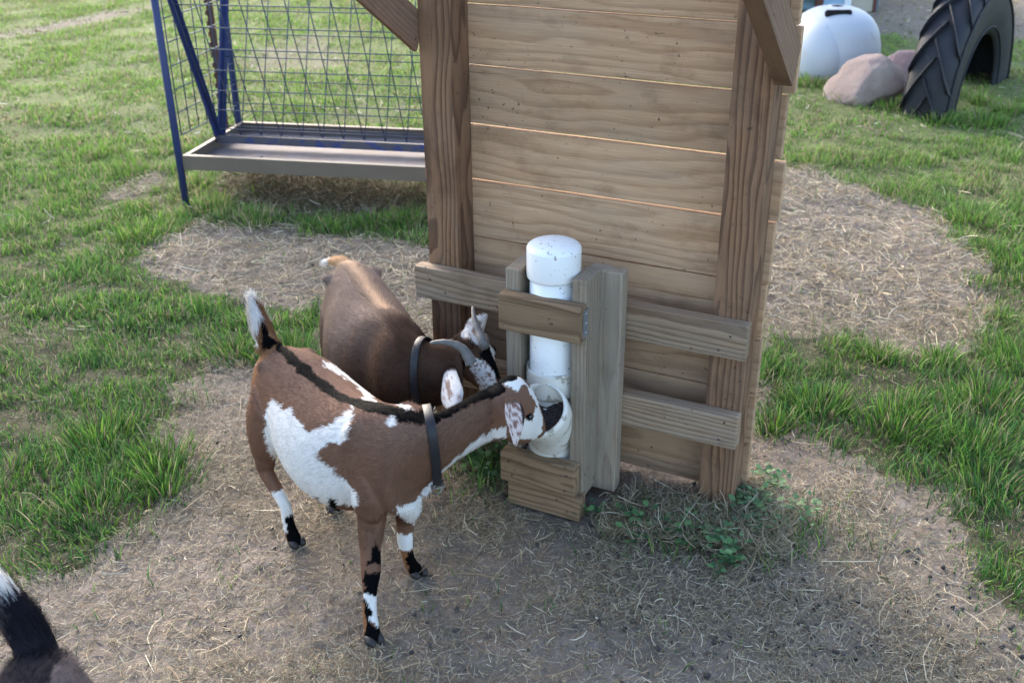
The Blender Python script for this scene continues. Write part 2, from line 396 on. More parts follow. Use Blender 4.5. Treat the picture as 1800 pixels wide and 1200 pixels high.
# ------------------------------------------------------------------ straw and hay litter: thin bent stems lying about
def stems(name, x, y, z, L, w, col, bend=.5, lift=.25):
    n = len(x); segs = 3; K = 4; s = np.linspace(-.5, .5, K)[None, :]
    az = rng.random(n)[:, None] * 6.283; cv = rng.normal(0, bend, n)[:, None]; el = rng.normal(0, lift, n)[:, None]
    ang = az + cv * s * 2
    st = (L / segs)[:, None]
    cx = x[:, None] + np.concatenate([np.zeros((n, 1)), np.cumsum(np.cos(ang[:, :-1]) * st, 1)], 1) - np.cos(az) * L[:, None] / 2
    cy = y[:, None] + np.concatenate([np.zeros((n, 1)), np.cumsum(np.sin(ang[:, :-1]) * st, 1)], 1) - np.sin(az) * L[:, None] / 2
    cz = z[:, None] + np.abs(np.sin(el)) * (s + .5) * L[:, None] + .002
    wv = w[:, None] * np.array([[.8, 1, .9, .55]]) * .5
    ox, oy = -np.sin(ang) * wv, np.cos(ang) * wv; tz = rng.normal(0, .6, n)[:, None] * wv
    P = np.stack([np.stack([cx - ox, cy - oy, cz - tz], -1), np.stack([cx + ox, cy + oy, cz + tz], -1)], 2)
    b = (np.arange(n) * K * 2)[:, None]; k = np.arange(segs)[None, :] * 2
    Fq = np.stack([b + k, b + k + 1, b + k + 3, b + k + 2], -1).reshape(-1, 4)
    return mesh_np(name, P.reshape(-1, 3), Fq, False, np.repeat(np.clip(col, 0, 1), K * 2, 0))
HAYC = [np.array(lin(*c)) for c in ((182, 168, 140), (160, 147, 121), (134, 123, 101), (112, 104, 80), (200, 190, 166), (148, 125, 95))]
def litter(n, y0, y1, Lr, wr, dfun, bend, lift, zup=0.0):
    x, y = wedge(n, y0, y1); m = dirtmask(x, y)
    hay = fbm(x, y, 3.2, 40); p = dfun(x, y, m, hay)
    k = (rng.random(n) < p) & shelter_clear(x, y); x, y, hay = x[k], y[k], hay[k]; n = len(x)
    ci = rng.choice(len(HAYC), n, p=[.2, .24, .22, .16, .06, .12]); c = np.array(HAYC)[ci] * rng.uniform(.62, 1.15, (n, 1)) * (1 + .22 * np.clip(y - 3, 0, 1))[:, None]
    L = rng.uniform(*Lr, n) ** 1; L = Lr[0] + (Lr[1] - Lr[0]) * rng.random(n) ** 2.2
    w = rng.uniform(*wr, n); z = gheight(x, y) + rng.random(n) * zup * np.clip((hay - .4) * 4, 0, 1) + .001
    return stems('s', x, y, z, L, w, c, bend, lift)
clumpf = lambda x, y, m, hay: np.clip((hay - .47) * 6, 0, 1) * (m > .3) 
sm = [litter(370000, 1.3, 3.5, (.006, .036), (.0008, .0017), lambda x, y, m, h: (.42 + .58 * np.clip((h - .43) * 5.5, 0, 1)) * m + .05, .5, .25, .012),
      litter(210000, 1.3, 3.4, (.010, .032), (.0006, .0012), lambda x, y, m, h: np.clip((h - .54) * 7, 0, 1) * (m > .5), .5, .35, .012),
      litter(110000, 3.2, 5.6, (.02, .10), (.0014, .0028), lambda x, y, m, h: (.5 + .6 * h) * m + .04, .5, .2, .018),
      litter(11000, 1.3, 4.2, (.05, .15), (.0012, .0024), lambda x, y, m, h: (.15 + .35 * h) * m + .02, .35, .12, .01),
      litter(26000, 5.5, 12.5, (.04, .10), (.004, .008), lambda x, y, m, h: .18 + .3 * m, .5, .2, .0)]
# banked hay at the foot of the shelter and under the trough
n = 22000; x = rng.uniform(.1, .8, n); y = rng.uniform(1.9, 2.45, n); k = inpoly(x, y, BASE) & shelter_clear(x, y); x, y = x[k], y[k]; n = len(x)
c = np.array(HAYC)[rng.choice(6, n, p=[.2, .24, .22, .2, .04, .1])] * rng.uniform(.55, 1.1, (n, 1))
sm.append(stems('s', x, y, gheight(x, y) + rng.random(n) * .035 + .002, .015 + .06 * rng.random(n) ** 2, rng.uniform(.0008, .0018, n), c, .8, .45))
n = 8000; x = rng.uniform(-1.5, -.3, n); y = rng.uniform(4.4, 5.2, n); k = inpoly(x, y, TROUGH); x, y = x[k], y[k]; n = len(x)
c = np.array(HAYC)[rng.choice(6, n)] * rng.uniform(.4, .8, (n, 1))
sm.append(stems('s', x, y, gheight(x, y) + rng.random(n) * .03 + .002, .03 + .08 * rng.random(n) ** 2, rng.uniform(.002, .0035, n), c, .8, .45))
meta(join_np('straw', sm, M_STRAW), 'dry pale straw and hay litter trodden into the bare soil', 'straw', kind='stuff')

# ------------------------------------------------------------------ broad-leaved weeds at the foot of the right post, dark droppings
def leafpatch(spots, per=16, size=.016):
    Vs, Fs, Cs = [], [], []; off = 0
    for (px, py, pr, cnt) in spots:
        for _ in range(cnt):
            a = random.random() * 6.283; r = pr * math.sqrt(random.random()); bx, by = px + r * math.cos(a), py + r * math.sin(a)
            bz = float(gheight(np.array(bx), np.array(by))); hgt = random.uniform(.02, .065); sa = random.random() * 6.283
            for j in range(random.randint(4, 7)):
                la = sa + j * 2.4; ln = size * random.uniform(.8, 1.5); wd = ln * .42; z = bz + hgt * (.4 + .6 * random.random())
                d = Vector((math.cos(la), math.sin(la), random.uniform(.0, .55))).normalized(); sd_ = Vector((-math.sin(la), math.cos(la), random.uniform(-.3, .3)))
                p = Vector((bx, by, z)) + d * .008
                pts = [p, p + d * ln * .35 - sd_ * wd * .9, p + d * ln * .75 - sd_ * wd * .7, p + d * ln, p + d * ln * .75 + sd_ * wd * .7, p + d * ln * .35 + sd_ * wd * .9]
                mid = [p + d * ln * .55 + Vector((0, 0, -.0015))]
                Vs += [tuple(q) for q in pts]; Fs += [(off, off + 1, off + 2, off + 3), (off, off + 3, off + 4, off + 5)]
                g = random.uniform(.7, 1.25); cc = np.array(lin(*random.choice([(76, 112, 72), (90, 126, 78), (66, 98, 66), (104, 136, 88)]))) * g
                Cs += [cc] * 6; off += 6
    return mesh_np('w', np.array(Vs), np.array(Fs), False, np.clip(np.array(Cs), 0, 1))
wm = [leafpatch([(.42,2.10,.06,18),(.60,2.20,.05,20),(.62,2.14,.07,14),(.30,2.11,.05,9),(.50,2.03,.05,14),(.66,2.3,.05,12),(.74,2.16,.05,6),(.20,2.15,.04,5),(-.02,2.42,.12,50),(.08,2.33,.06,12),(.5,1.98,.04,5)])]
n = 900; x = rng.normal(.55, .14, n); y = rng.normal(2.1, .07, n); k = shelter_clear(x, y); x, y = x[k], y[k]; n = len(x)
wm.append(blades('g', x, y, gheight(x, y), rng.uniform(.02, .07, n), .003 * rng.uniform(.6, 1.3, n), np.abs(rng.normal(.7, .3, n)), rng.random(n) * 6.28, grasscol(x, y, n), 3))
n = 700; x = rng.normal(-.02, .09, n); y = rng.normal(2.42, .08, n); k = shelter_clear(x, y); x, y = x[k], y[k]; n = len(x)
wm.append(blades('g', x, y, gheight(x, y), rng.uniform(.03, .08, n), .0035 * rng.uniform(.6, 1.3, n), np.abs(rng.normal(.6, .3, n)), rng.random(n) * 6.28, grasscol(x, y, n), 3))
meta(join_np('weeds', wm, M_GRASS), 'low leafy green weeds growing through hay at the foot of the wooden shelter', 'weeds', kind='stuff')
def pebbles(n, region):
    Vs, Fs, Cs = [], [], []; off = 0
    bm = bmesh.new(); bmesh.ops.create_cube(bm, size=1); bmesh.ops.subdivide_edges(bm, edges=bm.edges[:], cuts=1, use_grid_fill=True)
    for q in bm.verts: q.co = q.co.normalized()
    base = np.array([q.co[:] for q in bm.verts]); bm.verts.index_update(); fs = np.array([[q.index for q in f.verts] for f in bm.faces]); bm.free()
    x, y = region(n); m = dirtmask(x, y) > .5; x, y = x[m], y[m]
    for i in range(len(x)):
        s = rng.uniform(.003, .0062); st = rng.uniform(1, 1.6); a = rng.random() * 6.28
        p = base * s * np.array([st, 1, .85]) * (1 + .12 * rng.normal(size=(len(base), 1)))
        p = np.stack([p[:, 0] * math.cos(a) - p[:, 1] * math.sin(a), p[:, 0] * math.sin(a) + p[:, 1] * math.cos(a), p[:, 2]], 1)
        p += [x[i], y[i], float(gheight(x[i], y[i])) + .004]
        Vs.append(p); Fs.append(fs + off); off += len(base); Cs.append(np.tile(np.array([.028, .024, .022]) * rng.uniform(.7, 2.0), (len(base), 1)))
    return mesh_np('d', np.concatenate(Vs), np.concatenate(Fs), True, np.concatenate(Cs))
def reg(n):
    a = rng.random(n); x = np.where(a < .6, rng.normal(.75, .35, n), rng.uniform(-1, 1.2, n)); y = np.where(a < .6, rng.normal(1.75, .22, n), rng.uniform(1.3, 4.2, n)); return x, y
pm = [pebbles(520, reg)]
meta(join_np('droppings', pm, attr_mat('dropping', .6, .4)), 'small dark goat droppings scattered over the bare soil', 'droppings', kind='stuff')
# ------------------------------------------------------------------ shelter frame:  s along the wall, t out towards the goats, z up
P0 = Vector((.4727, 2.2252, 0)); RV = Vector((.89713, -.44178, 0)); NV = Vector((-.44178, -.89713, 0))
def W(s, t, z): return P0 + RV * s + NV * t + Vector((0, 0, z))
shed = empty('wooden_feeder_shelter', P0)
shed.rotation_euler = (0, 0, math.atan2(RV.y, RV.x))
meta(shed, 'tall plank wall between two square wooden posts with a pipe holder on it', 'wooden shelter')
# local axes of the shelter: x = s, y = -t, z = up
def plank(name, mat, c, size, axis='x', rot=None, bev=.003, parent=None, warp=0.0, jag=0.0):
    """board with its length on local x; size = (length, thickness y, height z); c = centre (s, t, z)"""
    L, Tk, Hh = size; bm = bmesh.new(); n = max(2, int(L / .12))
    for v in bmesh.ops.create_cube(bm, size=1)['verts']: v.co = Vector((v.co.x * L, v.co.y * Tk, v.co.z * Hh))
    le = [e for e in bm.edges if abs(e.verts[0].co.x - e.verts[1].co.x) > L * .5]
    bmesh.ops.bevel(bm, geom=[e for e in bm.edges], offset=bev * random.uniform(.8, 1.3), segments=2, affect='EDGES', profile=.6)
    le = [e for e in bm.edges if abs(e.verts[0].co.x - e.verts[1].co.x) > L * .5]
    bmesh.ops.subdivide_edges(bm, edges=le, cuts=n)
    sd_ = random.random() * 50
    for v in bm.verts:
        k = v.co.x / L
        w = mnoise.noise(Vector((v.co.x * 1.3 + sd_, 0, 0))) * warp
        e = mnoise.noise(Vector((v.co.x * 5 + sd_, v.co.z * 3, v.co.y * 3))) * jag
        v.co.y += w * .6 + e; v.co.z += w * .5 + e
    me = bm_mesh(bm, name)
    if axis == 'x': R = Matrix.Identity(4)
    elif axis == 'z': R = Matrix.Rotation(-math.pi / 2, 4, 'Y')          # length stands up
    if rot is not None: R = rot
    return link(name, me, mat, parent or shed, Matrix.Translation((c[0], -c[1], c[2])) @ R)
BW = .089; T2 = .038
# wall boards
zt = [1.348, 1.198, 1.052, .904, .759, .605, .457, .311, .164]
gaps = [.0025, .0035, .0052, .0064, .0062, .003, .002, .002, .003]
ends = [.106, .107, .114, .099, .109, .105, .100, .104, .099]
tops = [1.495] + zt[:-1]
for i, z1 in enumerate(zt + [.018]):
    top = 1.495 if i == 0 else zt[i - 1]; g = gaps[min(i, 8)] if i else .004
    bot = z1 + (gaps[i] if i < 9 else 0)
    h = top - bot - .0005; e = ends[min(i, 8)] + random.uniform(-.003, .003)
    tilt = random.uniform(-.0012, .0012)
    o = plank('wall_board', M_BOARD, ((-.777 + e) / 2 , -.089 - .0125, (top + bot) / 2), (e + .777, .024, h), warp=.0, jag=.0006, bev=.0025)
    o.rotation_euler.y += tilt
# posts (the right one stands a little higher in the ground)
plank('post', M_POST, (.0435, -.0445, .80), (1.62, BW, BW), 'z', warp=.003, jag=.0008)
plank('post', M_POST, (-.7235, -.0445, .80), (1.62, .088, BW), 'z', warp=.002, jag=.0008)
# rails
plank('rail', M_RAIL, (-.349, T2 / 2 + .001, .506), (.885, T2, BW), warp=.002, jag=.0006, bev=.004)
plank('rail', M_RAIL, (-.349, T2 / 2 + .001, .264), (.882, T2, BW), warp=.002, jag=.0006, bev=.004)
# knee braces on the outer faces of the posts, rising out over the front
for s, L, BT in ((.089 + .0195, .80, T2), (-.768 - .0065, .80, .012)):
    ang = math.radians(33.5)
    d = Vector((0, -math.cos(ang), math.sin(ang)))                    # local direction out and up (y = -t)
    up = Vector((0, math.sin(ang), math.cos(ang))); x = d; y = up.cross(d) 
    Rm = Matrix(((d.x, y.x, up.x, 0), (d.y, y.y, up.y, 0), (d.z, y.z, up.z, 0), (0, 0, 0, 1)))
    c = Vector((s, -.009, 1.096)) + d * (L / 2) + up * .0445
    o = plank('brace', M_BRACE, (c.x, -c.y, c.z), (L, BT, BW), rot=Rm, bev=.002)
    for (dx, dz) in ((.022, .018), (.020, -.02), (.3, .01)):
        bm = bmesh.new()
        bmesh.ops.create_uvsphere(bm, u_segments=8, v_segments=5, radius=.0035, matrix=Matrix.Translation((-L / 2 + dx, -(BT / 2 + .0004) if s > 0 else (BT / 2 + .0004), dz)) @ Matrix.Diagonal((1, .35, 1, 1)))
        link('screw', bm_mesh(bm, 'screw', True), None, o)
# pipe holder: two flat studs against the rails, two on edge in front, three cross pieces
plank('stud', M_GREYW, (-.2435, .0585, .341), (.612, .089, T2), rot=Matrix.Rotation(-math.pi / 2, 4, 'Y') @ Matrix.Rotation(math.pi / 2, 4, 'X'), warp=.002)
plank('stud', M_GREYW, (-.4165, .0585, .341), (.612, .089, T2), rot=Matrix.Rotation(-math.pi / 2, 4, 'Y') @ Matrix.Rotation(math.pi / 2, 4, 'X'))
plank('stud', M_GREYW, (-.271, .122, .352), (.600, T2, .0875), rot=Matrix.Rotation(-math.pi / 2, 4, 'Y') @ Matrix.Rotation(math.pi / 2, 4, 'X'), warp=.001)
plank('stud', M_GREYW, (-.442, .122, .345), (.610, T2, .0875), rot=Matrix.Rotation(-math.pi / 2, 4, 'Y') @ Matrix.Rotation(math.pi / 2, 4, 'X'))
b1 = plank('cross_block', M_BLOCK, (-.357, .186, .553), (.211, T2, .092), bev=.005, jag=.0008)
b2 = plank('cross_block', M_BLOCK, (-.361, .186, .1205), (.205, T2, .086), bev=.003)
plank('cross_block', M_BLOCK, (-.346, .186 - .008, .040), (.200, T2, .068), bev=.002)
# galvanised strap on the end of the upper block
M_GALV = paint('galvanised', lin(150, 156, 162), .45, .1, .5, metal=.7)
bm = bmesh.new(); boxbm(bm, -.0012, .0012, -.013, .013, -.034, .034)
for z in (-.024, 0, .024): bmesh.ops.create_uvsphere(bm, u_segments=6, v_segments=4, radius=.003, matrix=Matrix.Translation((.0012, 0, z)))
link('bracket', bm_mesh(bm, 'bracket'), M_GALV, shed, Matrix.Translation((-.357 + .1067, -.176, .553)))
M_SCREW = paint('old_screw', lin(70, 60, 54), .5, .1)
for o in [c_ for b in shed.children for c_ in b.children if c_.name.startswith('screw')]: o.data.materials.append(M_SCREW)
for (s, z, t_) in ((.055, .52, .0395), (.03, .48, .0395), (-.745, .52, .0395), (-.70, .49, .0395), (-.44, .14, .2055), (-.43, .1, .2055), (-.28, .14, .2055), (-.285, .095, .2055), (.06, .29, .0395), (.05, .24, .0395)):
    bm = bmesh.new(); bmesh.ops.create_uvsphere(bm, u_segments=8, v_segments=5, radius=.0032, matrix=Matrix.Translation((s, -t_, z)) @ Matrix.Diagonal((1, .3, 1, 1)))
    link('screw', bm_mesh(bm, 'screw', True), M_SCREW, shed)

# ------------------------------------------------------------------ white pipe feeder
M_PVC = paint('white_plastic_pipe', lin(232, 233, 232), .32, .03, .5, dirt=lin(92, 76, 54), dscale=80, damt=.8, thr=.62)
M_PVC2 = paint('dusty_white_plastic', lin(218, 214, 204), .4, .05, .5, dirt=lin(120, 106, 84), dscale=30, damt=.65, thr=.57)
pipe = empty('pipe_feeder', W(-.3565, .1195, 0)); pipe.rotation_euler = (0, 0, math.atan2(RV.y, RV.x))
meta(pipe, 'white plastic pipe feeder with domed cap standing in its wooden holder', 'pipe feeder')
bm = bmesh.new(); lathe(bm, [(.0545, .16), (.057, .16), (.057, .66), (.0545, .66)], 48); link('pipe', bm_mesh(bm, 'pipe', True), M_PVC, pipe)
bm = bmesh.new(); pr = [(.0575, .632), (.0636, .632), (.0644, .6345), (.0644, .7015), (.0641, .7028)] + [(.0634 * math.cos(a_ * math.pi / 24), .7036 + .0175 * math.sin(a_ * math.pi / 24)) for a_ in range(0, 12)] + [(0, 0)]
lathe(bm, pr[:-1], 48, cap1=True); link('cap', bm_mesh(bm, 'cap', True), M_PVC, pipe)
bm = bmesh.new(); lathe(bm, [(.0575, .392), (.0648, .394), (.0652, .391), (.0655, .330), (.0625, .322), (.0575, .320)], 48); link('coupling', bm_mesh(bm, 'coupling', True), M_PVC2, pipe)
bm = bmesh.new(); lathe(bm, [(.0575, .302), (.0612, .302), (.0612, .150), (.0575, .145)], 48); link('wye_body', bm_mesh(bm, 'wye_body', True), M_PVC2, pipe)
# branch: bends out of the body and up, open hub on its end (elbow swept in the vertical plane pointing out, turned a little to the left)
def elbow(bm, pts, r_out, r_in, seg=40):
    n = len(pts); out = []; inn = []
    for i, p in enumerate(pts):
        tt = (pts[min(i + 1, n - 1)] - pts[max(i - 1, 0)]).normalized(); a = Vector((1, 0, 0)); a = (a - tt * a.dot(tt)).normalized(); b = tt.cross(a)
        ro = r_out[i]; ri = r_in[i]
        out.append([bm.verts.new(p + (a * math.cos(2 * math.pi * k / seg) + b * math.sin(2 * math.pi * k / seg)) * ro) for k in range(seg)])
        inn.append([bm.verts.new(p + (a * math.cos(2 * math.pi * k / seg) + b * math.sin(2 * math.pi * k / seg)) * ri) for k in range(seg)])
    for R_ in (out, inn):
        for i in range(n - 1):
            for k in range(seg):
                q = (R_[i][k], R_[i][(k + 1) % seg], R_[i + 1][(k + 1) % seg], R_[i + 1][k]); bm.faces.new(q if R_ is out else q[::-1])
    for k in range(seg): bm.faces.new((out[-1][k], out[-1][(k + 1) % seg], inn[-1][(k + 1) % seg], inn[-1][k]))
bm = bmesh.new(); pts = []
q0, q1, q2 = Vector((.0, -.004, .180)), Vector((.016, -.035, .252)), Vector((.013, -.110, .330))
for k in range(11):       # from low inside the body, outwards and up
    u = k / 10; pts.append(q0 * (1 - u) ** 2 + q1 * 2 * u * (1 - u) + q2 * u * u)
for k in (9, 10): pts[k] = pts[8] + (pts[k] - pts[8])
ro = [.056, .056, .057, .058, .059, .060, .062, .0660, .0675, .0680, .0678]; ri = [.052] * 4 + [.053, .054, .055, .0590, .0600, .0605, .0610]
elbow(bm, pts, ro, ri); link('branch_spout', bm_mesh(bm, 'branch_spout', True), M_PVC2, pipe)
bm = bmesh.new(); lathe(bm, [(.054, .110), (.0650, .110), (.0660, .113), (.0660, .148), (.063, .152), (.058, .1525)], 48, cap0=True); link('bottom_collar', bm_mesh(bm, 'bottom_collar', True), M_PVC2, pipe)
# ground mineral feed lying inside the spout
bm = bmesh.new(); dirn = (pts[-1] - pts[-3]).normalized(); seg = 30; cen = pts[8] - dirn * .008
a = Vector((1, 0, 0)); b = dirn.cross(a)
rows = []
for j in range(8):
    rr = .0575 * j / 7
    if j == 0: rows.append([bm.verts.new(cen)]); continue
    row = []
    for k in range(seg):
        an = 2 * math.pi * k / seg; p = cen + (a * math.cos(an) + b * math.sin(an)) * rr; p += dirn * (.006 * mnoise.noise(p * 60) - .006 * b.z * math.sin(an)); row.append(bm.verts.new(p))
    rows.append(row)
for k in range(seg): bm.faces.new((rows[0][0], rows[1][k], rows[1][(k + 1) % seg]))
for j in range(1, 7):
    for k in range(seg): bm.faces.new((rows[j][k], rows[j + 1][k], rows[j + 1][(k + 1) % seg], rows[j][(k + 1) % seg]))
t = NT('loose_mineral', .9, .2); tc = t.n('TexCoord'); nn = t.noise(tc.outputs['Object'], 260, 3, .7)
t.base(t.ramp(nn, [(.3, lin(22, 20, 21)), (.55, lin(66, 60, 60)), (.78, lin(112, 88, 80))])); t.bump(nn, 1, .004)
meta(link('loose_mineral_feed', bm_mesh(bm, 'feed', True), t.m, None, pipe.matrix_basis.copy()), 'dark grey loose mineral feed lying in the spout of the white pipe', 'feed')

# ------------------------------------------------------------------ blue hay rack with trough
M_BLUE = paint('blue_paint', lin(42, 53, 96), .5, .2, .4, dirt=lin(70, 60, 66), dscale=18, damt=.5, thr=.6)
M_BLUE2 = paint('worn_blue_grey', lin(82, 80, 86), .6, .2, .3, dirt=lin(52, 62, 116), dscale=12, damt=.8, thr=.52)
M_RUST = paint('weathered_trough_steel', lin(108, 96, 84), .65, .18, .35, dirt=lin(56, 78, 92), dscale=22, damt=.7, thr=.66)
M_PAN = paint('trough_floor', lin(118, 108, 106), .7, .12, .35, dirt=lin(110, 94, 84), dscale=10, damt=.6, thr=.5)
M_WIRE = paint('dark_wire', lin(60, 70, 92), .5, .15, .4)
A = Vector((-1.477, 4.581, 0)); Bv = Vector((-1.343, 5.173, 0)); ex = Vector((1.105, -.214, 0)).normalized(); ey = (Bv - A).normalized()
rack = empty('hay_rack', A); rack.rotation_euler = (0, 0, math.atan2(ex.y, ex.x))
meta(rack, 'blue steel hay rack with wire mesh sides above a shallow metal trough', 'hay rack')
LR = 1.52; DR = .605; TZ = .25; TOP = 1.32
sk = ey.dot(ex)                              # the trough is very nearly square on
def L3(u, v, z): return Vector((u + v * sk, v * math.sqrt(1 - sk * sk), z))
for u in (0, LR):
    for v in (0, DR):
        bm = bmesh.new(); tube(bm, [L3(u - .012, v, -.03), L3(u - .012, v, .5), L3(u - .012, v + (.0 if v == 0 else -.0) , TOP)], .0165, 14); link('leg', bm_mesh(bm, 'leg', True), M_BLUE, rack)
    for v, tv in ((0, .012), (1, DR - .012)):
        bm = bmesh.new(); e0 = .318 if v == 0 else .345; e1 = .07 if v == 0 else .575
        p = L3(u + (.015 if u == 0 else -.015), e0, .255); q = L3(u + (.015 if u == 0 else -.015), e1, .93); q2 = p + (q - p) * 1.48
        d = (q2 - p).normalized(); x_ = Vector((1, 0, 0)); y_ = d.cross(x_).normalized()
        M_ = Matrix(((x_.x, y_.x, d.x, p.x), (x_.y, y_.y, d.y, p.y), (x_.z, y_.z, d.z, p.z), (0, 0, 0, 1)))
        boxbm(bm, -.0035, .0035, -.016, .016, 0, (q2 - p).length, M_); boxbm(bm, -.0035 + .0036, .026, .0125, .016, 0.002, (q2 - p).length - .002, M_)
        link('brace_strut', bm_mesh(bm, 'brace_strut'), M_BLUE, rack)
def rail_part(name, p, q, w, h, mat):
    bm = bmesh.new(); d = (q - p); L_ = d.length; d.normalize(); up = Vector((0, 0, 1)); sdv = up.cross(d).normalized()
    M_ = Matrix(((d.x, sdv.x, 0, p.x), (d.y, sdv.y, 0, p.y), (d.z, sdv.z, 1, p.z), (0, 0, 0, 1)))
    boxbm(bm, 0, L_, -w / 2, w / 2, -h, 0, M_); return bm, M_
for v, z, nm in ((0, TZ, 'trough_rim'), (DR, TZ, 'trough_rim')):
    bm, _ = rail_part(nm, L3(.004, v, z), L3(LR, v, z), .004, .062, M_RUST)
    b2, _ = rail_part(nm, L3(.004, v + (.012 if v == 0 else -.012), z + .0022), L3(LR, v + (.012 if v == 0 else -.012), z + .0022), .026, .004, M_RUST)
    me2 = bpy.data.meshes.new('x'); b2.to_mesh(me2); b2.free(); bm.from_mesh(me2); link(nm, bm_mesh(bm, nm), M_RUST, rack)
for u in (0.0, LR):
    bm, _ = rail_part('r', L3(u + .002, .004, TZ - .001), L3(u + .002, DR - .004, TZ - .001), .004, .055, M_RUST)
    b2, _ = rail_part('r', L3(u + (.014 if u == 0 else -.014), .014, TZ + .001), L3(u + (.014 if u == 0 else -.014), DR - .014, TZ + .001), .022, .003, M_RUST)
    me2 = bpy.data.meshes.new('x'); b2.to_mesh(me2); b2.free(); bm.from_mesh(me2); link('trough_end', bm_mesh(bm, 'trough_end'), M_RUST, rack)
bm = bmesh.new()
g = 24
vs = [[bm.verts.new(L3(.006 + (LR - .01) * i / g, .004 + (DR - .008) * j / 8, TZ - .045 - .006 * math.sin(math.pi * j / 8) + .003 * mnoise.noise(Vector((i * .7, j * .9, 0))))) for j in range(9)] for i in range(g + 1)]
for i in range(g):
    for j in range(8): bm.faces.new((vs[i][j], vs[i + 1][j], vs[i + 1][j + 1], vs[i][j + 1]))
link('trough_floor', bm_mesh(bm, 'trough_floor', True), M_PAN, rack)
bm, _ = rail_part('d', L3(.008, .335, TZ + .008), L3(LR - .008, .335, TZ + .004), .03, .036, M_BLUE2); link('centre_bar', bm_mesh(bm, 'centre_bar'), M_BLUE2, rack)
# mesh panels: front and back lean out from the centre bar
def wirepanel(name, fn, us, ts, r=.0026):
    bm = bmesh.new()
    for u in us: tube(bm, [fn(u, ts[0]), fn(u, (ts[0] + ts[-1]) / 2), fn(u, ts[-1])], r, 6)
    for t_ in ts: tube(bm, [fn(us[0], t_) + Vector((0, -.004, 0)), fn(us[-1], t_) + Vector((0, -.004, 0))], r, 6)
    link(name, bm_mesh(bm, name, True), M_WIRE, rack)
def bow(z): return .018 * math.exp(-(z - TZ) * 22)
us = [.03 + .1016 * i for i in range(15)]; zs = [TZ + .012, TZ + .045] + [TZ + .045 + .1 * (i + 1) for i in range(9)]
wirepanel('front_mesh', lambda u, z: L3(u, .322 - (z - TZ) * .385 + bow(z), z), us, zs)
wirepanel('back_mesh', lambda u, z: L3(u, .350 + (z - TZ) * .37 - bow(z), z), us, zs)
wirepanel('end_mesh', lambda v, z: L3(.006, v, z), [.02 + .0815 * i for i in range(8)], [TZ + .09 + .101 * i for i in range(9)], .0026)
wirepanel('end_mesh', lambda v, z: L3(LR - .006, v, z), [.02 + .0815 * i for i in range(8)], [TZ + .09 + .101 * i for i in range(9)], .0026)
# leaf lying in the trough
bm = bmesh.new(); 
for a, b in ((0, 0),):
    vv = [bm.verts.new(L3(.315 + dx, .11 + dy, TZ - .036 + dz)) for dx, dy, dz in ((-.02, -.006, 0), (0, -.012, .01), (.022, -.004, .003), (.018, .012, .012), (-.004, .012, .004))]
    bm.faces.new(vv)
r = bmesh.ops.extrude_face_region(bm, geom=bm.faces[:]); bmesh.ops.translate(bm, vec=(0, 0, .004), verts=[q for q in r['geom'] if isinstance(q, bmesh.types.BMVert)])
bmesh.ops.recalc_face_normals(bm, faces=bm.faces[:])
meta(link('dead_leaf', bm_mesh(bm, 'leaf'), paint('dead_leaf', lin(70, 62, 58), .8), None, rack.matrix_basis.copy()), 'dark crumpled leaf lying in the front of the metal trough', 'leaf')

# ------------------------------------------------------------------ rusty studded fence post behind the rack
tp = empty('metal_fence_post', (-1.59, 5.78, 0)); meta(tp, 'rusty brown steel fence post with studs standing behind the blue hay rack', 'fence post')
M_TP = paint('rusty_post', lin(84, 62, 56), .8, .25, .2, dirt=lin(150, 96, 58), dscale=14, damt=.8, thr=.58)
bm = bmesh.new(); boxbm(bm, -.018, .018, -.003, .003, -.05, 1.35); boxbm(bm, -.003, .003, .0031, .030, -.05, 1.35)
for k in range(24): boxbm(bm, -.024, -.0181, -.012, .0029, .06 + k * .055, .085 + k * .055)
link('shaft', bm_mesh(bm, 'shaft'), M_TP, tp)

# ------------------------------------------------------------------ white dome hut
dome = empty('dome_hut', (2.22, 7.32, 0)); meta(dome, 'white plastic dome hut with a dark slot in its top behind the boulders', 'dome hut')
M_DOME = paint('white_dome_plastic', lin(186, 189, 194), .5, .03, .5, dirt=lin(150, 140, 122), dscale=8, damt=.25, thr=.6)
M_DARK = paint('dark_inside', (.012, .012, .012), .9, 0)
def domefn(th, ph):
    """th from the zenith, ph azimuth; squarish shell with a bulging hood on the left"""
    r = .33; x = r * math.sin(th) ** .9 * math.cos(ph); y = r * math.sin(th) ** .9 * math.sin(ph); z = .52 * (math.cos(th) if th < math.pi / 2 else 0)
    return Vector((x, y, z))
bm = bmesh.new(); nv, nu = 22, 56; grid = []
for i in range(nv + 1):
    th = math.pi / 2 * i / nv; row = []
    zz = .435 * max(0, math.cos(th)) ** .62; rr = .325 * (math.sin(th) ** .80)
    for k in range(nu):
        ph = 2 * math.pi * k / nu; q = Vector((rr * math.cos(ph), rr * math.sin(ph), zz))
        row.append(bm.verts.new(q))
    grid.append(row)
for i in range(1, nv):
    for k in range(nu): bm.faces.new((grid[i][k], grid[i + 1][k], grid[i + 1][(k + 1) % nu], grid[i][(k + 1) % nu]))
bm.faces.new(grid[1][::-1]) 
for v in grid[0]: bm.verts.remove(v)
for z in (.12, .23, .33):     # moulded seams: shallow grooves
    for v in bm.verts:
        if abs(v.co.z - z) < .009: v.co.x *= .992; v.co.y *= .992
link('shell', bm_mesh(bm, 'shell', True), M_DOME, dome)
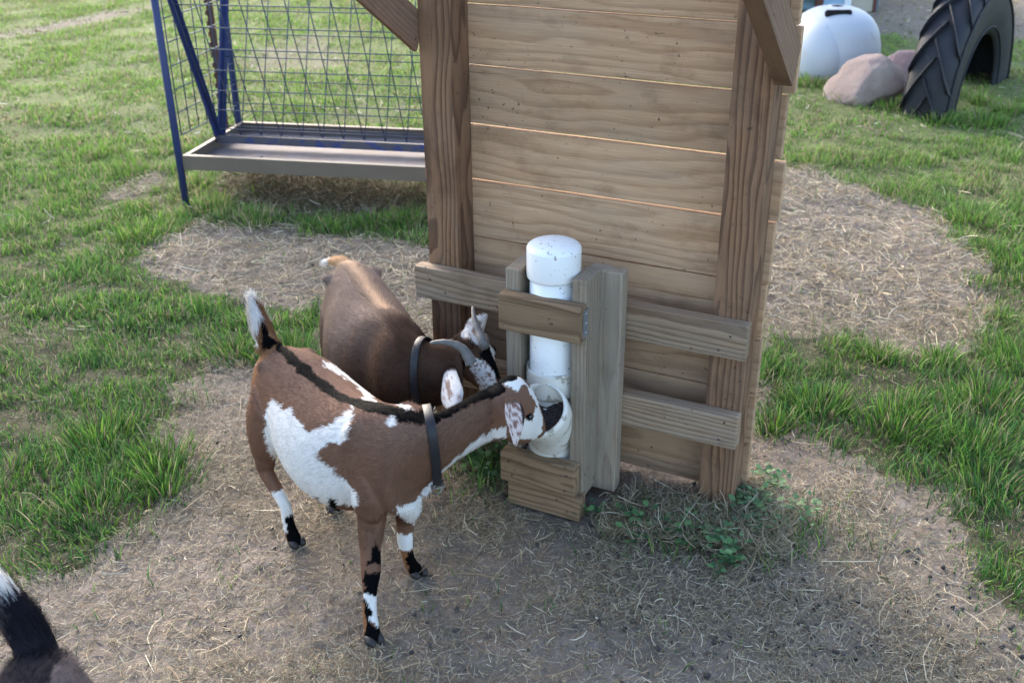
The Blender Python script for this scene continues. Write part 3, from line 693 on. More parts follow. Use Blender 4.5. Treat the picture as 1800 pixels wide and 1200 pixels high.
# hood: rounded porch swelling from the left front, its top edge leaving the slot
bm = bmesh.new(); bmesh.ops.create_uvsphere(bm, u_segments=32, v_segments=20, radius=1)
for v in bm.verts: v.co = Vector((-.115 + v.co.x * .205, -.10 + v.co.y * .24, max(0, .10 + v.co.z * .285)))
link('hood', bm_mesh(bm, 'hood', True), M_DOME, dome)
bm = bmesh.new(); boxbm(bm, -.12, .055, -.04, -.001, .34, .432, Matrix.Translation((0, -.13, 0)))  # solid near-black block: the slot's shaded inside drawn as colour, no real opening
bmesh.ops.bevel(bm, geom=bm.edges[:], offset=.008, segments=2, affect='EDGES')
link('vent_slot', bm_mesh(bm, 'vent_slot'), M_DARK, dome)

# ------------------------------------------------------------------ boulders
def rock(name, loc, sx, sy, sz, seed, label, col, rz=0, tilt=0, grp='boulders between the dome and the tyre'):
    bm = bmesh.new(); bmesh.ops.create_icosphere(bm, subdivisions=5, radius=1)
    for v in bm.verts:
        p = v.co.copy(); n = mnoise.noise(p * .9 + Vector((seed, 0, 0))) * .28 + mnoise.noise(p * 2.3 + Vector((seed, 5, 0))) * .10 + mnoise.noise(p * 7 + Vector((0, seed, 0))) * .025 + mnoise.noise(p * 20) * .008
        # a few facets
        q = p * (1 + n)
        for fn, fd in ((Vector((-.60, -.25, .76)).normalized(), .62), (Vector((.8, -.4, .25)).normalized(), .86), (Vector((.1, -.95, .25)).normalized(), .84), (Vector((.2, .1, 1)).normalized(), .90)):
            e = q.dot(fn) - fd
            if e > 0: q -= fn * e * .75
        v.co = Vector((q.x * sx, q.y * sy, q.z * sz))
    o = link(name, bm_mesh(bm, name, True), rockmat(col)); o.location = loc; o.rotation_euler = (0, tilt, rz)
    return meta(o, label, 'boulder', grp)
def rockmat(col):
    t = NT('granite', .85, .25); tc = t.n('TexCoord'); o = tc.outputs['Object']
    c = t.mix(t.noise(o, 3.5, 5, .6), tuple(x * .75 for x in col), tuple(min(1, x * 1.25) for x in col))
    c = t.mix(t.ramp(t.noise(o, 60, 3, .7), [(.55, 0.0), (.68, .6)]), c, lin(120, 92, 92))
    c = t.mix(t.ramp(t.noise(o, 5, 3, .6), [(.5, 0.0), (.66, .5)]), c, lin(172, 160, 146))
    t.base(c); t.bump(t.noise(o, 40, 5, .7), .5, .008); return t.m
rock('boulder', (2.20, 6.50, .10), .235, .19, .165, 3.1, 'large pinkish boulder in front of the white dome', lin(146, 128, 120), .12, -.42)
rock('boulder', (2.57, 6.80, .08), .20, .17, .16, 8.4, 'smaller pink boulder half hidden behind the tractor tyre', lin(138, 116, 114), .9, -.1)

# ------------------------------------------------------------------ tractor tyre sunk upright in the ground
def tyre():
    T = empty('tractor_tyre', (2.78, 6.62, 0)); meta(T, 'black chevron tractor tyre standing half buried in the grass', 'tyre')
    t = NT('tyre_rubber', .62, .35); tc = t.n('TexCoord'); o = tc.outputs['Object']
    c = t.mix(t.noise(o, 6, 5, .6), lin(24, 24, 28), lin(50, 51, 58)); c = t.mix(t.ramp(t.noise(o, 9, 5, .7), [(.58, 0.0), (.72, .35)]), c, lin(96, 88, 78))
    t.base(c); t.bump(t.noise(o, 55, 4, .6), .3, .004)
    RO_, hw = .74, .125
    # profile across (a) and radius (r)
    prof = [(-hw * .80, .39), (-hw * .92, .43), (-hw * 1.04, .52), (-hw * 1.05, .61), (-hw * .97, .675), (-hw * .75, .700), (-hw * .4, .712), (0, .716), (hw * .4, .712), (hw * .75, .700), (hw * .97, .675), (hw * 1.05, .61), (hw * 1.04, .52), (hw * .92, .43), (hw * .80, .39)]
    inner = [(hw * .72, .395), (hw * .84, .47), (hw * .96, .58), (hw * .88, .65), (0, .685), (-hw * .88, .65), (-hw * .96, .58), (-hw * .84, .47), (-hw * .72, .395)]
    full = prof + inner; N = 120; bm = bmesh.new(); rings = []
    for k in range(N):
        a = 2 * math.pi * k / N; rings.append([bm.verts.new(Vector((r * math.cos(a), s, r * math.sin(a)))) for s, r in full])
    m = len(full)
    for k in range(N):
        for j in range(m): bm.faces.new((rings[k][j], rings[k][(j + 1) % m], rings[(k + 1) % N][(j + 1) % m], rings[(k + 1) % N][j]))
    bmesh.ops.recalc_face_normals(bm, faces=bm.faces[:])
    c_ = link('carcass', bm_mesh(bm, 'carcass', True), t.m, T)
    NL = 20
    for sgn in (-1, 1):
        bm = bmesh.new()
        for k in range(NL):
            a0 = 2 * math.pi * (k + (.5 if sgn > 0 else 0)) / NL
            S_ = 8; lo, hi = [], []
            for q in range(S_ + 1):
                u = q / S_; s = sgn * (-.012 + u * (hw * 1.07)); a = a0 + u * .30 + u * u * .06
                rb = .703 - .05 * max(0, u - .70) / .3; rt = .757 - .012 * u - .040 * max(0, u - .8) / .2; wdt = (.026 + .010 * u)
                row = []
                for (rr, dw) in ((rb - .012, -wdt * 1.35), (rt, -wdt * .72), (rt, wdt * .72), (rb - .012, wdt * 1.35)):
                    an = a + dw / .73; row.append(bm.verts.new(Vector((rr * math.cos(an), s + sgn * dw * .35, rr * math.sin(an)))))
                lo.append(row)
            for q in range(S_):
                for j in range(3): bm.faces.new((lo[q][j], lo[q][j + 1], lo[q + 1][j + 1], lo[q + 1][j]))
            bm.faces.new(lo[0]); bm.faces.new(lo[-1][::-1])
        bmesh.ops.recalc_face_normals(bm, faces=bm.faces[:])
        bmesh.ops.bevel(bm, geom=[e for e in bm.edges if len(e.link_faces) == 2 and e.calc_face_angle(0) > .6], offset=.004, segments=1, affect='EDGES')
        link('tread_lugs', bm_mesh(bm, 'tread_lugs'), t.m, T)
    bm = bmesh.new()
    for sgn in (-1, 1):
        for rr in (.435, .64):
            pp = [Vector((rr * math.cos(2 * math.pi * k / 90), sgn * (hw * (.955 if rr < .5 else 1.06)), rr * math.sin(2 * math.pi * k / 90))) for k in range(91)]
            tube(bm, pp, .006, 6, False)
    link('sidewall_rib', bm_mesh(bm, 'sidewall_rib', True), t.m, T)
    return T
ty = tyre(); ty.location = (2.83, 6.60, -.01); ty.rotation_euler = (0, 0, math.radians(52))

# ------------------------------------------------------------------ corner of a metal building far behind the dome
bld = empty('metal_building', (2.70, 9.75, 0)); bld.rotation_euler = (0, 0, -.05); meta(bld, 'corner of a grey metal clad building with brown trim beyond the white dome', 'building')
M_CLAD = paint('grey_cladding', lin(104, 124, 130), .5, .12, .4); M_TRIM = paint('brown_trim', lin(94, 56, 44), .7, .1); M_LBL = paint('pale_blue_door', lin(150, 178, 205), .5, .08); M_WH = paint('white_trim', lin(225, 228, 232), .5, .04); M_BEI = paint('beige_wall', lin(176, 166, 150), .8, .1)
bm = bmesh.new()
n = 30; zb = 2.4; prev = None
for i in range(n * 4 + 1):
    z = zb * i / (n * 4); d = (0, .018, .018, 0)[i % 4]; a_ = bm.verts.new((-2.5, -d, z)); b_ = bm.verts.new((.05, -d, z))
    if prev: bm.faces.new((prev[0], prev[1], b_, a_))
    prev = (a_, b_)
boxbm(bm, -2.5, .62, .01, 2.5, 0, zb - .01)
link('cladding_wall', bm_mesh(bm, 'cladding'), M_CLAD, bld)
bm = bmesh.new(); boxbm(bm, .051, .115, -.05, .009, 0, zb); link('corner_trim', bm_mesh(bm, 'trim'), M_TRIM, bld)
bm = bmesh.new(); boxbm(bm, .116, .30, -.03, .009, 0, 2.1); boxbm(bm, .19, .20, -.04, -.031, .1, 2.0); link('door', bm_mesh(bm, 'door'), M_LBL, bld)
bm = bmesh.new(); boxbm(bm, .301, .36, -.05, .009, 0, zb); link('white_trim', bm_mesh(bm, 'wtrim'), M_WH, bld)
bm = bmesh.new(); boxbm(bm, .361, .56, -.02, .009, 0, zb); link('beige_panel', bm_mesh(bm, 'beige'), M_BEI, bld)
bm = bmesh.new(); boxbm(bm, .561, .59, -.03, .009, 0, zb); link('corner_trim', bm_mesh(bm, 'trim'), M_TRIM, bld)
# ------------------------------------------------------------------ goats
def at(px, py, z):
    """point of the place at height z that lies on the sight line of photo pixel (px, py)"""
    d = _f * 1840.0 + _r * (px - 900) - _u * (py - 600); k = (z - HC) / d.z
    return Vector((d.x * k, d.y * k, z))
def ringloft(bm, rings, n=28):
    """rings: (dorsal, ventral, lateral vector * half width, egg) -> closed tube"""
    R_ = []
    for D, Vn, L, egg in rings:
        C_ = (D + Vn) / 2; U = (D - Vn) / 2; row = []
        for k in range(n):
            a = 2 * math.pi * k / n; c_, s_ = math.cos(a), math.sin(a)
            row.append(bm.verts.new(C_ + U * c_ + L * (math.copysign(abs(s_) ** .9, s_) * (1 - egg * c_))))
        R_.append(row)
    for i in range(len(R_) - 1):
        for k in range(n): bm.faces.new((R_[i][k], R_[i][(k + 1) % n], R_[i + 1][(k + 1) % n], R_[i + 1][k]))
    bm.faces.new(R_[0][::-1]); bm.faces.new(R_[-1])
def resample(rings, m=5):
    """Catmull-Rom through the rings so that the loft is smooth"""
    def cr(a, b, c, d, t): return 0.5 * ((2 * b) + (c - a) * t + (2 * a - 5 * b + 4 * c - d) * t * t + (3 * b - a - 3 * c + d) * t ** 3)
    out = []; n = len(rings)
    for i in range(n - 1):
        q = [rings[max(i - 1, 0)], rings[i], rings[i + 1], rings[min(i + 2, n - 1)]]
        for k in range(m):
            t = k / m; out.append(tuple(cr(q[0][j], q[1][j], q[2][j], q[3][j], t) for j in range(4)))
    out.append(rings[-1]); return out
def limb(bm, pts, n=16):
    """pts: (point, rx, ry, axis of rx)"""
    rows = []; m = len(pts); P = []
    def cr(a, b, c, d, t): return 0.5 * ((2 * b) + (c - a) * t + (2 * a - 5 * b + 4 * c - d) * t * t + (3 * b - a - 3 * c + d) * t ** 3)
    for i in range(m - 1):
        q = [pts[max(i - 1, 0)], pts[i], pts[i + 1], pts[min(i + 2, m - 1)]]
        for k in range(4): P.append(tuple(cr(q[0][j], q[1][j], q[2][j], q[3][j], k / 4) for j in range(3)))
    P.append(pts[-1][:3]); ax = pts[0][3]
    for i, (p, rx, ry) in enumerate(P):
        t_ = (P[min(i + 1, len(P) - 1)][0] - P[max(i - 1, 0)][0]).normalized(); a = (ax - t_ * ax.dot(t_)).normalized(); b = t_.cross(a)
        rows.append([bm.verts.new(p + a * rx * math.cos(2 * math.pi * k / n) + b * ry * math.sin(2 * math.pi * k / n)) for k in range(n)])
    for i in range(len(rows) - 1):
        for k in range(n): bm.faces.new((rows[i][k], rows[i][(k + 1) % n], rows[i + 1][(k + 1) % n], rows[i + 1][k]))
    bm.faces.new(rows[0][::-1]); bm.faces.new(rows[-1])
def ball(bm, c, r, rot=None):
    M_ = Matrix.Translation(c) @ (rot or Matrix.Identity(4)) @ Matrix.Diagonal((*r, 1)) if not isinstance(r, float) else Matrix.Translation(c) @ Matrix.Scale(r, 4)
    bmesh.ops.create_uvsphere(bm, u_segments=20, v_segments=14, radius=1, matrix=M_)
def frame(x, y):
    """rotation whose local x, y are the given directions"""
    x = x.normalized(); y = (y - x * y.dot(x)).normalized(); z = x.cross(y)
    return Matrix(((x.x, y.x, z.x, 0), (x.y, y.y, z.y, 0), (x.z, y.z, z.z, 0), (0, 0, 0, 1)))
def fuse(bm, voxel, smooth_it=4):
    """join overlapping volumes into one continuous skin"""
    me = bm_mesh(bm, 'tmp'); o = bpy.data.objects.new('tmp', me); COL.objects.link(o)
    r = o.modifiers.new('r', 'REMESH'); r.mode = 'VOXEL'; r.voxel_size = voxel; r.use_smooth_shade = True
    s = o.modifiers.new('s', 'SMOOTH'); s.factor = .5; s.iterations = smooth_it
    dg = bpy.context.evaluated_depsgraph_get(); dg.update(); ev = o.evaluated_get(dg)
    out = bpy.data.meshes.new_from_object(ev, depsgraph=dg); bpy.data.objects.remove(o); bpy.data.meshes.remove(me)
    return out
def earmesh(bm, root, tip, side, length_w, fold=.35, broad=False, nseg=12):
    """long leaf-shaped ear: root, tip, side vector (width direction), thin with a rounded rim and a hollow face"""
    ax = tip - root; L_ = ax.length; x = ax.normalized(); y = (side - x * side.dot(x)).normalized(); z = x.cross(y); rows = []
    K = 12
    for i in range(nseg + 1):
        u = i / nseg
        if broad: w = length_w * (.50 + .55 * min(1, u / .62) if u < .62 else 1.05 * (1 - .78 * ((u - .62) / .38) ** 1.5))
        else: w = length_w * (.62 + .42 * math.sin(math.pi * min(1, u * 1.5)) if u < .4 else 1.04 - .90 * ((u - .4) / .6) ** 1.25 - .02)
        c_ = root + ax * u + z * (.010 * math.sin(u * 3))
        front, back = [], []
        for k in range(K + 1):
            v = -1 + 2 * k / K; cupz = fold * w * (v * v); th = .0026 * (1 - abs(v) ** 3) + .0006
            front.append(c_ + y * v * w + z * (cupz + th)); back.append(c_ + y * v * w + z * (cupz - th))
        rows.append([bm.verts.new(q) for q in front] + [bm.verts.new(q) for q in back[::-1]])
    m = len(rows[0])
    for i in range(nseg):
        for k in range(m): bm.faces.new((rows[i][k], rows[i][(k + 1) % m], rows[i + 1][(k + 1) % m], rows[i + 1][k]))
    bm.faces.new(rows[-1]); bm.faces.new(rows[0][::-1])
def in_ear(P, root, tip, side, w, th=.014, t0=.10):
    """points lying in the slab of an ear"""
    ax = np.array((tip - root)[:]); L_ = np.linalg.norm(ax); x = ax / L_; s_ = np.array(side[:]); y = s_ - x * (s_ @ x); y /= np.linalg.norm(y); z = np.cross(x, y)
    q = P - np.array(root[:]); a = q @ x / L_; b_ = q @ y / w; c_ = q @ z
    return (a > t0) & (a < 1.2) & (np.abs(b_) < 1.35) & (c_ > -th) & (c_ < th * 1.6), a, b_
def mesh_arrays(me):
    n = len(me.vertices); v = np.empty(n * 3, np.float32); me.vertices.foreach_get('co', v)
    nn = np.empty(n * 3, np.float32); me.vertices.foreach_get('normal', nn)
    return v.reshape(-1, 3), nn.reshape(-1, 3)
def sample_surface(me, n):
    me.calc_loop_triangles(); m = len(me.loop_triangles)
    tr = np.empty(m * 3, np.int32); me.loop_triangles.foreach_get('vertices', tr); tr = tr.reshape(-1, 3)
    v, nn = mesh_arrays(me); a, b, c_ = v[tr[:, 0]], v[tr[:, 1]], v[tr[:, 2]]
    ar = np.linalg.norm(np.cross(b - a, c_ - a), axis=1); i = rng.choice(m, n, p=ar / ar.sum())
    r1 = np.sqrt(rng.random(n))[:, None]; r2 = rng.random(n)[:, None]
    w = (1 - r1), r1 * (1 - r2), r1 * r2; T_ = tr[i]
    P = sum(w[k] * v[T_[:, k]] for k in range(3)); Nn = sum(w[k] * nn[T_[:, k]] for k in range(3)); Nn /= np.linalg.norm(Nn, axis=1)[:, None] + 1e-9
    return P, Nn
def fur(name, me, n, flowf, lenf, colf, width=.0009, lift=.28, mat=None, parent=None, var=.22, keep=None):
    P, Nn = sample_surface(me, n)
    if keep is not None:
        k = keep(P); P, Nn = P[k], Nn[k]
    n = len(P)
    fl = flowf(P, Nn) + rng.normal(0, .16, (n, 3)); fl -= Nn * (fl * Nn).sum(1)[:, None]; fl /= np.linalg.norm(fl, axis=1)[:, None] + 1e-9
    L_ = lenf(P)[:, None] * rng.uniform(.6, 1.25, (n, 1)); col = colf(P, Nn) * rng.uniform(1 - var, 1 + var, (n, 1))
    lf = lift * rng.uniform(.3, 1.3, (n, 1))
    d1 = fl + Nn * lf; d1 /= np.linalg.norm(d1, axis=1)[:, None]; d2 = fl + Nn * lf * .1; d2 /= np.linalg.norm(d2, axis=1)[:, None]
    sd_ = np.cross(fl, Nn); W_ = width * rng.uniform(.7, 1.3, (n, 1))
    b = P - Nn * .0006; m_ = b + d1 * L_ * .5; t_ = m_ + d2 * L_ * .5
    V = np.stack([b - sd_ * W_ * .5, b + sd_ * W_ * .5, m_ - sd_ * W_ * .42, m_ + sd_ * W_ * .42, t_ - sd_ * W_ * .08, t_ + sd_ * W_ * .08], 1).reshape(-1, 3)
    o = np.arange(n)[:, None] * 6; Fq = np.stack([o + 0, o + 1, o + 3, o + 2, o + 2, o + 3, o + 5, o + 4], -1).reshape(-1, 4)
    m2 = mesh_np(name, V, Fq, False, np.clip(np.repeat(col, 6, 0), 0, 1))
    return link(name, m2, mat, parent)
def blotch(P, c_, r, wob=.25, s=18, seed=0, power=2):
    """soft noisy ellipsoid patch; >0 inside"""
    d = np.sqrt((((P - np.array(c_)) / np.array(r)) ** 2).sum(1)); nz = np.array([mnoise.noise(Vector((float(p[0]) * s + seed, float(p[1]) * s, float(p[2]) * s))) for p in P])
    return 1 - d + nz * wob
def noise3(P, s, seed=0):
    """cheap numpy 3D noise"""
    return (vnoise(P[:, 0] + P[:, 2] * .7, P[:, 1] - P[:, 2] * .5, s, seed) + vnoise(P[:, 2] * 1.1 + P[:, 1] * .3, P[:, 0] * .9 + P[:, 1] * .8, s, seed + 5)) / 2
M_SKIN = attr_mat('goat_coat', .8, .05); M_FUR = attr_mat('goat_hair', .8, .05, .10)
M_EYE = paint('goat_eye', lin(40, 30, 22), .12, .2, .6); M_HORN = None
t = NT('horn', .55, .35); tc = t.n('TexCoord'); o = tc.outputs['Object']
c = t.mix(t.noise(t.mapping(o, (1, 1, 1)), 40, 4, .6), lin(56, 54, 56), lin(116, 111, 106)); t.base(c); t.bump(t.noise(o, 90, 3, .6), .5, .002); M_HORN = t.m
M_HOOF = paint('hoof', lin(46, 42, 42), .5, .25, .35)
M_COLLAR = paint('collar_leather', lin(34, 34, 38), .5, .12, .35); M_METAL = paint('collar_ring_metal', lin(150, 150, 150), .3, .1, .5, metal=.9)
Z = Vector((0, 0, 1))
BRN = np.array(lin(116, 86, 69)); BRN2 = np.array(lin(90, 67, 54)); WHT = np.array(lin(214, 210, 205)); BLK = np.array(lin(6, 6, 8)); RST = np.array(lin(130, 92, 64))

def collar(parent, skin, C_, axis, upv, width, ringpt, slack=.0035):
    """leather strap laid round the neck where the skin really is"""
    from mathutils.bvhtree import BVHTree
    tree = BVHTree.FromPolygons([v.co[:] for v in skin.vertices], [p.vertices[:] for p in skin.polygons])
    ax = axis.normalized(); U = (upv - ax * upv.dot(ax)).normalized(); S_ = ax.cross(U); n = 64; rad = []
    for k in range(n):
        a = 2 * math.pi * k / n; d = U * math.cos(a) + S_ * math.sin(a); r = 0
        for off in (-.5, 0, .5):
            p0 = C_ + ax * width * off + d * .0; h = tree.ray_cast(C_ + ax * width * off, d, .2)
            if h[0] is not None: r = max(r, h[3])
        rad.append(r or .07)
    for _ in range(3): rad = [max(rad[k], (rad[k - 1] + rad[(k + 1) % n] + rad[k]) / 3) for k in range(n)]
    for _ in range(3): rad = [(rad[k - 1] + rad[(k + 1) % n] + rad[k]) / 3 for k in range(n)]
    bm = bmesh.new(); rows = []
    for k in range(n):
        a = 2 * math.pi * k / n; o_ = U * math.cos(a) + S_ * math.sin(a); c_ = C_ + o_ * (rad[k] + slack + (.006 * max(0, -math.cos(a)) ** 3))
        rows.append([bm.verts.new(c_ + ax * sx * width / 2 + o_ * dz) for sx, dz in ((-1, 0), (-1, .0022), (-.8, .003), (.8, .003), (1, .0022), (1, 0))])
    for k in range(n):
        for j in range(6): bm.faces.new((rows[k][j], rows[k][(j + 1) % 6], rows[(k + 1) % n][(j + 1) % 6], rows[(k + 1) % n][j]))
    bmesh.ops.recalc_face_normals(bm, faces=bm.faces[:])
    co = link('collar', bm_mesh(bm, 'collar', True), M_COLLAR, parent)
    a = math.radians(ringpt); o_ = (U * math.cos(a) + S_ * math.sin(a)); c_ = C_ + o_ * (rad[int(round(ringpt / 360 * n)) % n] + slack + .006); tg = ax.cross(o_)
    bm = bmesh.new(); w = width * .68
    q = [c_ + o_ * .004 + ax * sx * w + tg * ty_ for sx, ty_ in ((-1, -.011), (1, -.011), (1, .011), (-1, .011))]
    for i in range(4): tube(bm, [q[i], q[(i + 1) % 4]], .0014, 8)
    tube(bm, [c_ + o_ * .0050 + tg * -.011, c_ + o_ * .0055 + tg * .012], .0012, 6)
    link('buckle', bm_mesh(bm, 'buckle', True), M_METAL, co)
    bm = bmesh.new(); ce = c_ + o_ * .012
    pp = [ce + (o_ * math.cos(2 * math.pi * k / 24) + (ax * .8 + tg * .6) * math.sin(2 * math.pi * k / 24)) * .0135 for k in range(25)]
    tube(bm, pp, .0014, 7, False); link('ring', bm_mesh(bm, 'ring', True), M_METAL, co)
    return co

# ================================================================== goat one: brown and white, in front
def goat_one():
    O1 = Vector((-.39, 2.01, 0)); u = Vector((.6, -.8, 0)); l = Vector((.8, .6, 0))
    G0 = empty('goat'); meta(G0, 'brown and white goat with black back stripe and dark collar, standing in front', 'goat', 'goats')
    def B(x, y, z): return O1 + u * x + l * y + Z * z
    bm = bmesh.new(); R_ = []
    for x, y, zt, zb, hw in ((-.345, .0, .415, .335, .02), (-.325, .0, .450, .295, .060), (-.27, .005, .470, .255, .088), (-.19, .015, .475, .225, .108), (-.10, .014, .462, .198, .124), (-.01, .016, .458, .190, .128), (.07, .024, .468, .203, .113), (.135, .044, .482, .245, .090)):
        R_.append((B(x, y, zt), B(x + .01, y, zb), l * hw, .10))
    nl = lambda a: Vector((math.cos(math.radians(a)), math.sin(math.radians(a)), 0))
    R_.append((B(.185, .078, .486), B(.220, .050, .258), nl(50) * .088, .02))
    R_.append((at(742, 733, .478), at(752, 852, .272), nl(68) * .072, .0))
    R_.append((at(768, 730, .474), at(776, 828, .304), nl(82) * .056, -.05))
    R_.append((at(806, 714, .462), at(812, 798, .330), nl(95) * .049, -.05))
    R_.append((at(846, 694, .447), at(848, 776, .330), nl(112) * .046, -.03))
    R_.append((at(876, 678, .432), at(884, 768, .318), nl(124) * .047, .0))
    ringloft(bm, resample(R_, 5))
    # head in its own upright middle plane
    hd = Vector((math.cos(math.radians(38)), math.sin(math.radians(38)), 0)); hl = Vector((-hd.y, hd.x, 0)); P0h = Vector((.0, 2.088, 0))
    def H(px, py, off=0.0):
        d = at(px, py, 0) - Vector((0, 0, HC)); k = (P0h - Vector((0, 0, HC)) + hl * off).dot(hl) / d.dot(hl); return Vector((0, 0, HC)) + d * k
    hr = [(H(882, 672), H(884, 770), hl * .036, .0), (H(897, 662), H(894, 776), hl * .046, .0), (H(915, 662), H(906, 778), hl * .048, .06),
          (H(931, 678), H(916, 778), hl * .041, .02), (H(941, 700), H(926, 774), hl * .033, -.05), (H(948, 722), H(935, 770), hl * .028, -.05), (H(952, 737), H(942, 767), hl * .0245, 0), (H(953, 746), H(947, 762), hl * .018, 0)]
    ringloft(bm, resample(hr, 4))
    ball(bm, H(889, 706), (.046, .042, .046)); ball(bm, H(884, 728), (.040, .038, .040))
    for s in (-1, 1):
        ball(bm, H(926, 716, s * .026), (.016, .014, .014)); ball(bm, H(906, 752, s * .022), (.026, .02, .028))
    # legs
    def leg(pts, axis=l): limb(bm, [(p, a, b, axis) for p, a, b in pts])
    leg([(B(.150, -.012, .34), .036, .045), (B(.172, -.030, .285), .034, .044), (at(655, 884, .232), .034, .042), (at(653, 922, .193), .0295, .036), (at(651, 963, .155), .0235, .0275), (at(652, 1003, .125), .0220, .0240), (at(650, 1040, .090), .0160, .0180), (at(650, 1078, .050), .0160, .0185), (at(653, 1100, .028), .0165, .020), (at(655, 1122, .004), .019, .024)])
    leg([(B(.10, .065, .34), .036, .046), (at(716, 876, .25), .030, .036), (at(713, 905, .18), .0225, .027), (at(712, 930, .135), .020, .023), (at(712, 950, .11), .018, .020), (at(716, 972, .075), .0145, .016), (at(722, 990, .035), .0155, .018), (at(732, 1004, .005), .019, .025)])
    leg([(B(-.21, -.050, .36), .055, .085), (B(-.245, -.066, .29), .046, .072), (B(-.262, -.074, .235), .034, .052), (B(-.265, -.078, .188), .023, .033), (B(-.262, -.080, .158), .0185, .025), (at(500, 885, .11), .0145, .0175), (at(506, 915, .065), .0145, .017), (at(512, 935, .032), .0165, .020), (at(520, 952, .004), .019, .024)])
    leg([(B(-.22, .065, .36), .055, .085), (B(-.25, .075, .28), .042, .062), (B(-.275, .08, .19), .022, .030), (B(-.265, .078, .15), .018, .023), (B(-.245, .075, .08), .0145, .017), (B(-.235, .073, .035), .0165, .020), (B(-.225, .072, .004), .019, .024)])
    for s in (-1, 1): ball(bm, B(-.262, .01 + s * .048, .4385), (.028, .017, .017)); ball(bm, B(.120, .048 + s * .066, .385), (.040, .026, .075))
    # tail, held up
    tp_ = [(B(-.310, 0, .440), .026, .022), (at(466, 592, .487), .027, .023), (at(457, 566, .515), .024, .019), (at(449, 543, .54), .018, .014), (at(440, 522, .562), .008, .006)]
    limb(bm, [(p, a, b, l) for p, a, b in tp_])
    skin = fuse(bm, .0048, 5)
    bm = bmesh.new(); bm.from_mesh(skin)
    n0 = len(bm.verts)
    E1 = (H(898, 700, -.054), H(905, 784, -.102), (hd * .95 - hl * .25), .0215)
    earmesh(bm, *E1, .45)
    earmesh(bm, H(893, 672, .050), H(912, 662, .105), Vector((.2, -.3, .9)), .0165, .3)
    bm.to_mesh(skin); bm.free(); skin.polygons.foreach_set('use_smooth', np.ones(len(skin.polygons), bool)); skin.name = 'goat_body'
    Lx = np.array([u.x, u.y]); Ly = np.array([l.x, l.y])
    def loc(P):
        q = P[:, :2] - np.array([O1.x, O1.y]); return q @ Lx, q @ Ly, P[:, 2]
    # oblique map of the right flank (x along the goat, h = height raised by how far up the back one is)
    NEARP = [tuple(q) for q in NEARW1]; 
    PRO = np.array(PR_E1), np.array(PR_X1), np.array(PR_Y1), np.array(PR_Z1)
    def flank(P):
        q = P - PRO[0]; return (q @ PRO[1]), (q @ PRO[2])
    def colf(P, Nn=None):
        x, y, z = loc(P); n = len(P); nz = noise3(P, 26, 2); nf = noise3(P, 90, 7); fx, fy = flank(P)
        j = .006; fxj = fx + (nf - .5) * .013; fyj = fy + (noise3(P, 90, 9) - .5) * .013
        c = BRN * (1 - .35 * nz[:, None]) + BRN2 * .35 * nz[:, None]
        near = (y < .045) | (P[:, 0] > -.2) | (fy < -9)
        def mark(poly, col, m=None):
            k = inpoly(fxj, fyj, poly)
            if m is not None: k &= m
            c[k] = col * (.92 + .16 * nz[k][:, None])
        up_ = np.clip((z - .40) / .06, 0, 1)[:, None] * .45; c = c * (1 - up_) + np.array(lin(112, 92, 82)) * up_  # upper back mixed greyer: sheen of the sky put into the coat colour
        rump = x < -.285 + (z - .3) * .1
        c[rump] = (RST * .75 + BRN * .25) * (.85 + .3 * nz[rump][:, None])
        for nm, poly in MARKS1.items():
            kk = nm.split('_')[0]; colr = dict(w=WHT, k=BLK, b=BRN, r=RST, s=WHT)[kk]
            mm = None
            if nm.endswith('body'): mm = (y < .06)
            mark(poly, colr, mm)
            if kk == 's': sp = inpoly(fxj, fyj, poly) & (noise3(P, 240, 5) > .56); c[sp] = np.array(lin(134, 100, 90)); ee = inpoly(fxj, fyj, poly) & ~sp; c[ee] = np.array(lin(196, 178, 172))
        ke, ea, eb = in_ear(P, *E1); w_ = np.array(lin(205, 190, 184)) * np.ones((n, 1)); sp = noise3(P, 240, 5) > .54; w_[sp] = lin(128, 96, 86); w_[(eb > .75)] = lin(60, 46, 42); c[ke] = w_[ke]  # speckled ear; its dark front edge is the ear's inner shadow, painted on
        # far side: white belly and flank
        bel = (z < .285 + (noise3(P, 20, 33) - .5) * .05) & (z > .17) & (y > .0) & (x > -.22) & (x < .10); c[bel] = WHT
        far = (y > .07) & (x > -.2) & (x < .02) & (z < .42); 
        return c
    col = colf(*mesh_arrays(skin))
    v, nn = mesh_arrays(skin)
    body = link('body', skin, M_SKIN, G0); set_col(skin, col)
    hp = np.array([H(900, 700)[:]])[0]; ndir = np.array([hd.x, hd.y, 0])
    def flowf(P, Nn):
        x, y, z = loc(P); f = np.tile(np.array([-u.x, -u.y, -.55]), (len(P), 1))
        leg_ = (z < .2); f[leg_] = (0, 0, -1)
        neck = P[:, 0] > -.165; f[neck] = (-.75, -.25, -.45)
        head = (P @ np.array([hd.x, hd.y, 0]) > P0h.dot(hd) - .02) & (P[:, 0] > -.02); f[head] = (-hd.x * .5, -hd.y * .5, .3)
        tail = (z > .475) & (x < -.30); f[tail] = (-.15, .2, 1.0)
        return f
    def lenf(P):
        x, y, z = loc(P); L_ = np.full(len(P), .0125); L_[z < .2] = .007; L_[(P[:, 0] > -.04) & (P[:, 1] > 1.98)] = .0055; L_[in_ear(P, *E1)[0]] = .0025
        tail = (z > .455) & (x < -.30); L_[tail] = .028
        L_[(x < -.27) & (z < .4) & (z > .2)] = .022; L_[(np.abs(y - .03) < .02) & (z > .44)] = .011; L_[(z < .24) & (z > .17)] = .014
        return L_
    fur('fur', skin, 150000, flowf, lenf, colf, .00085, .22, M_FUR, G0)
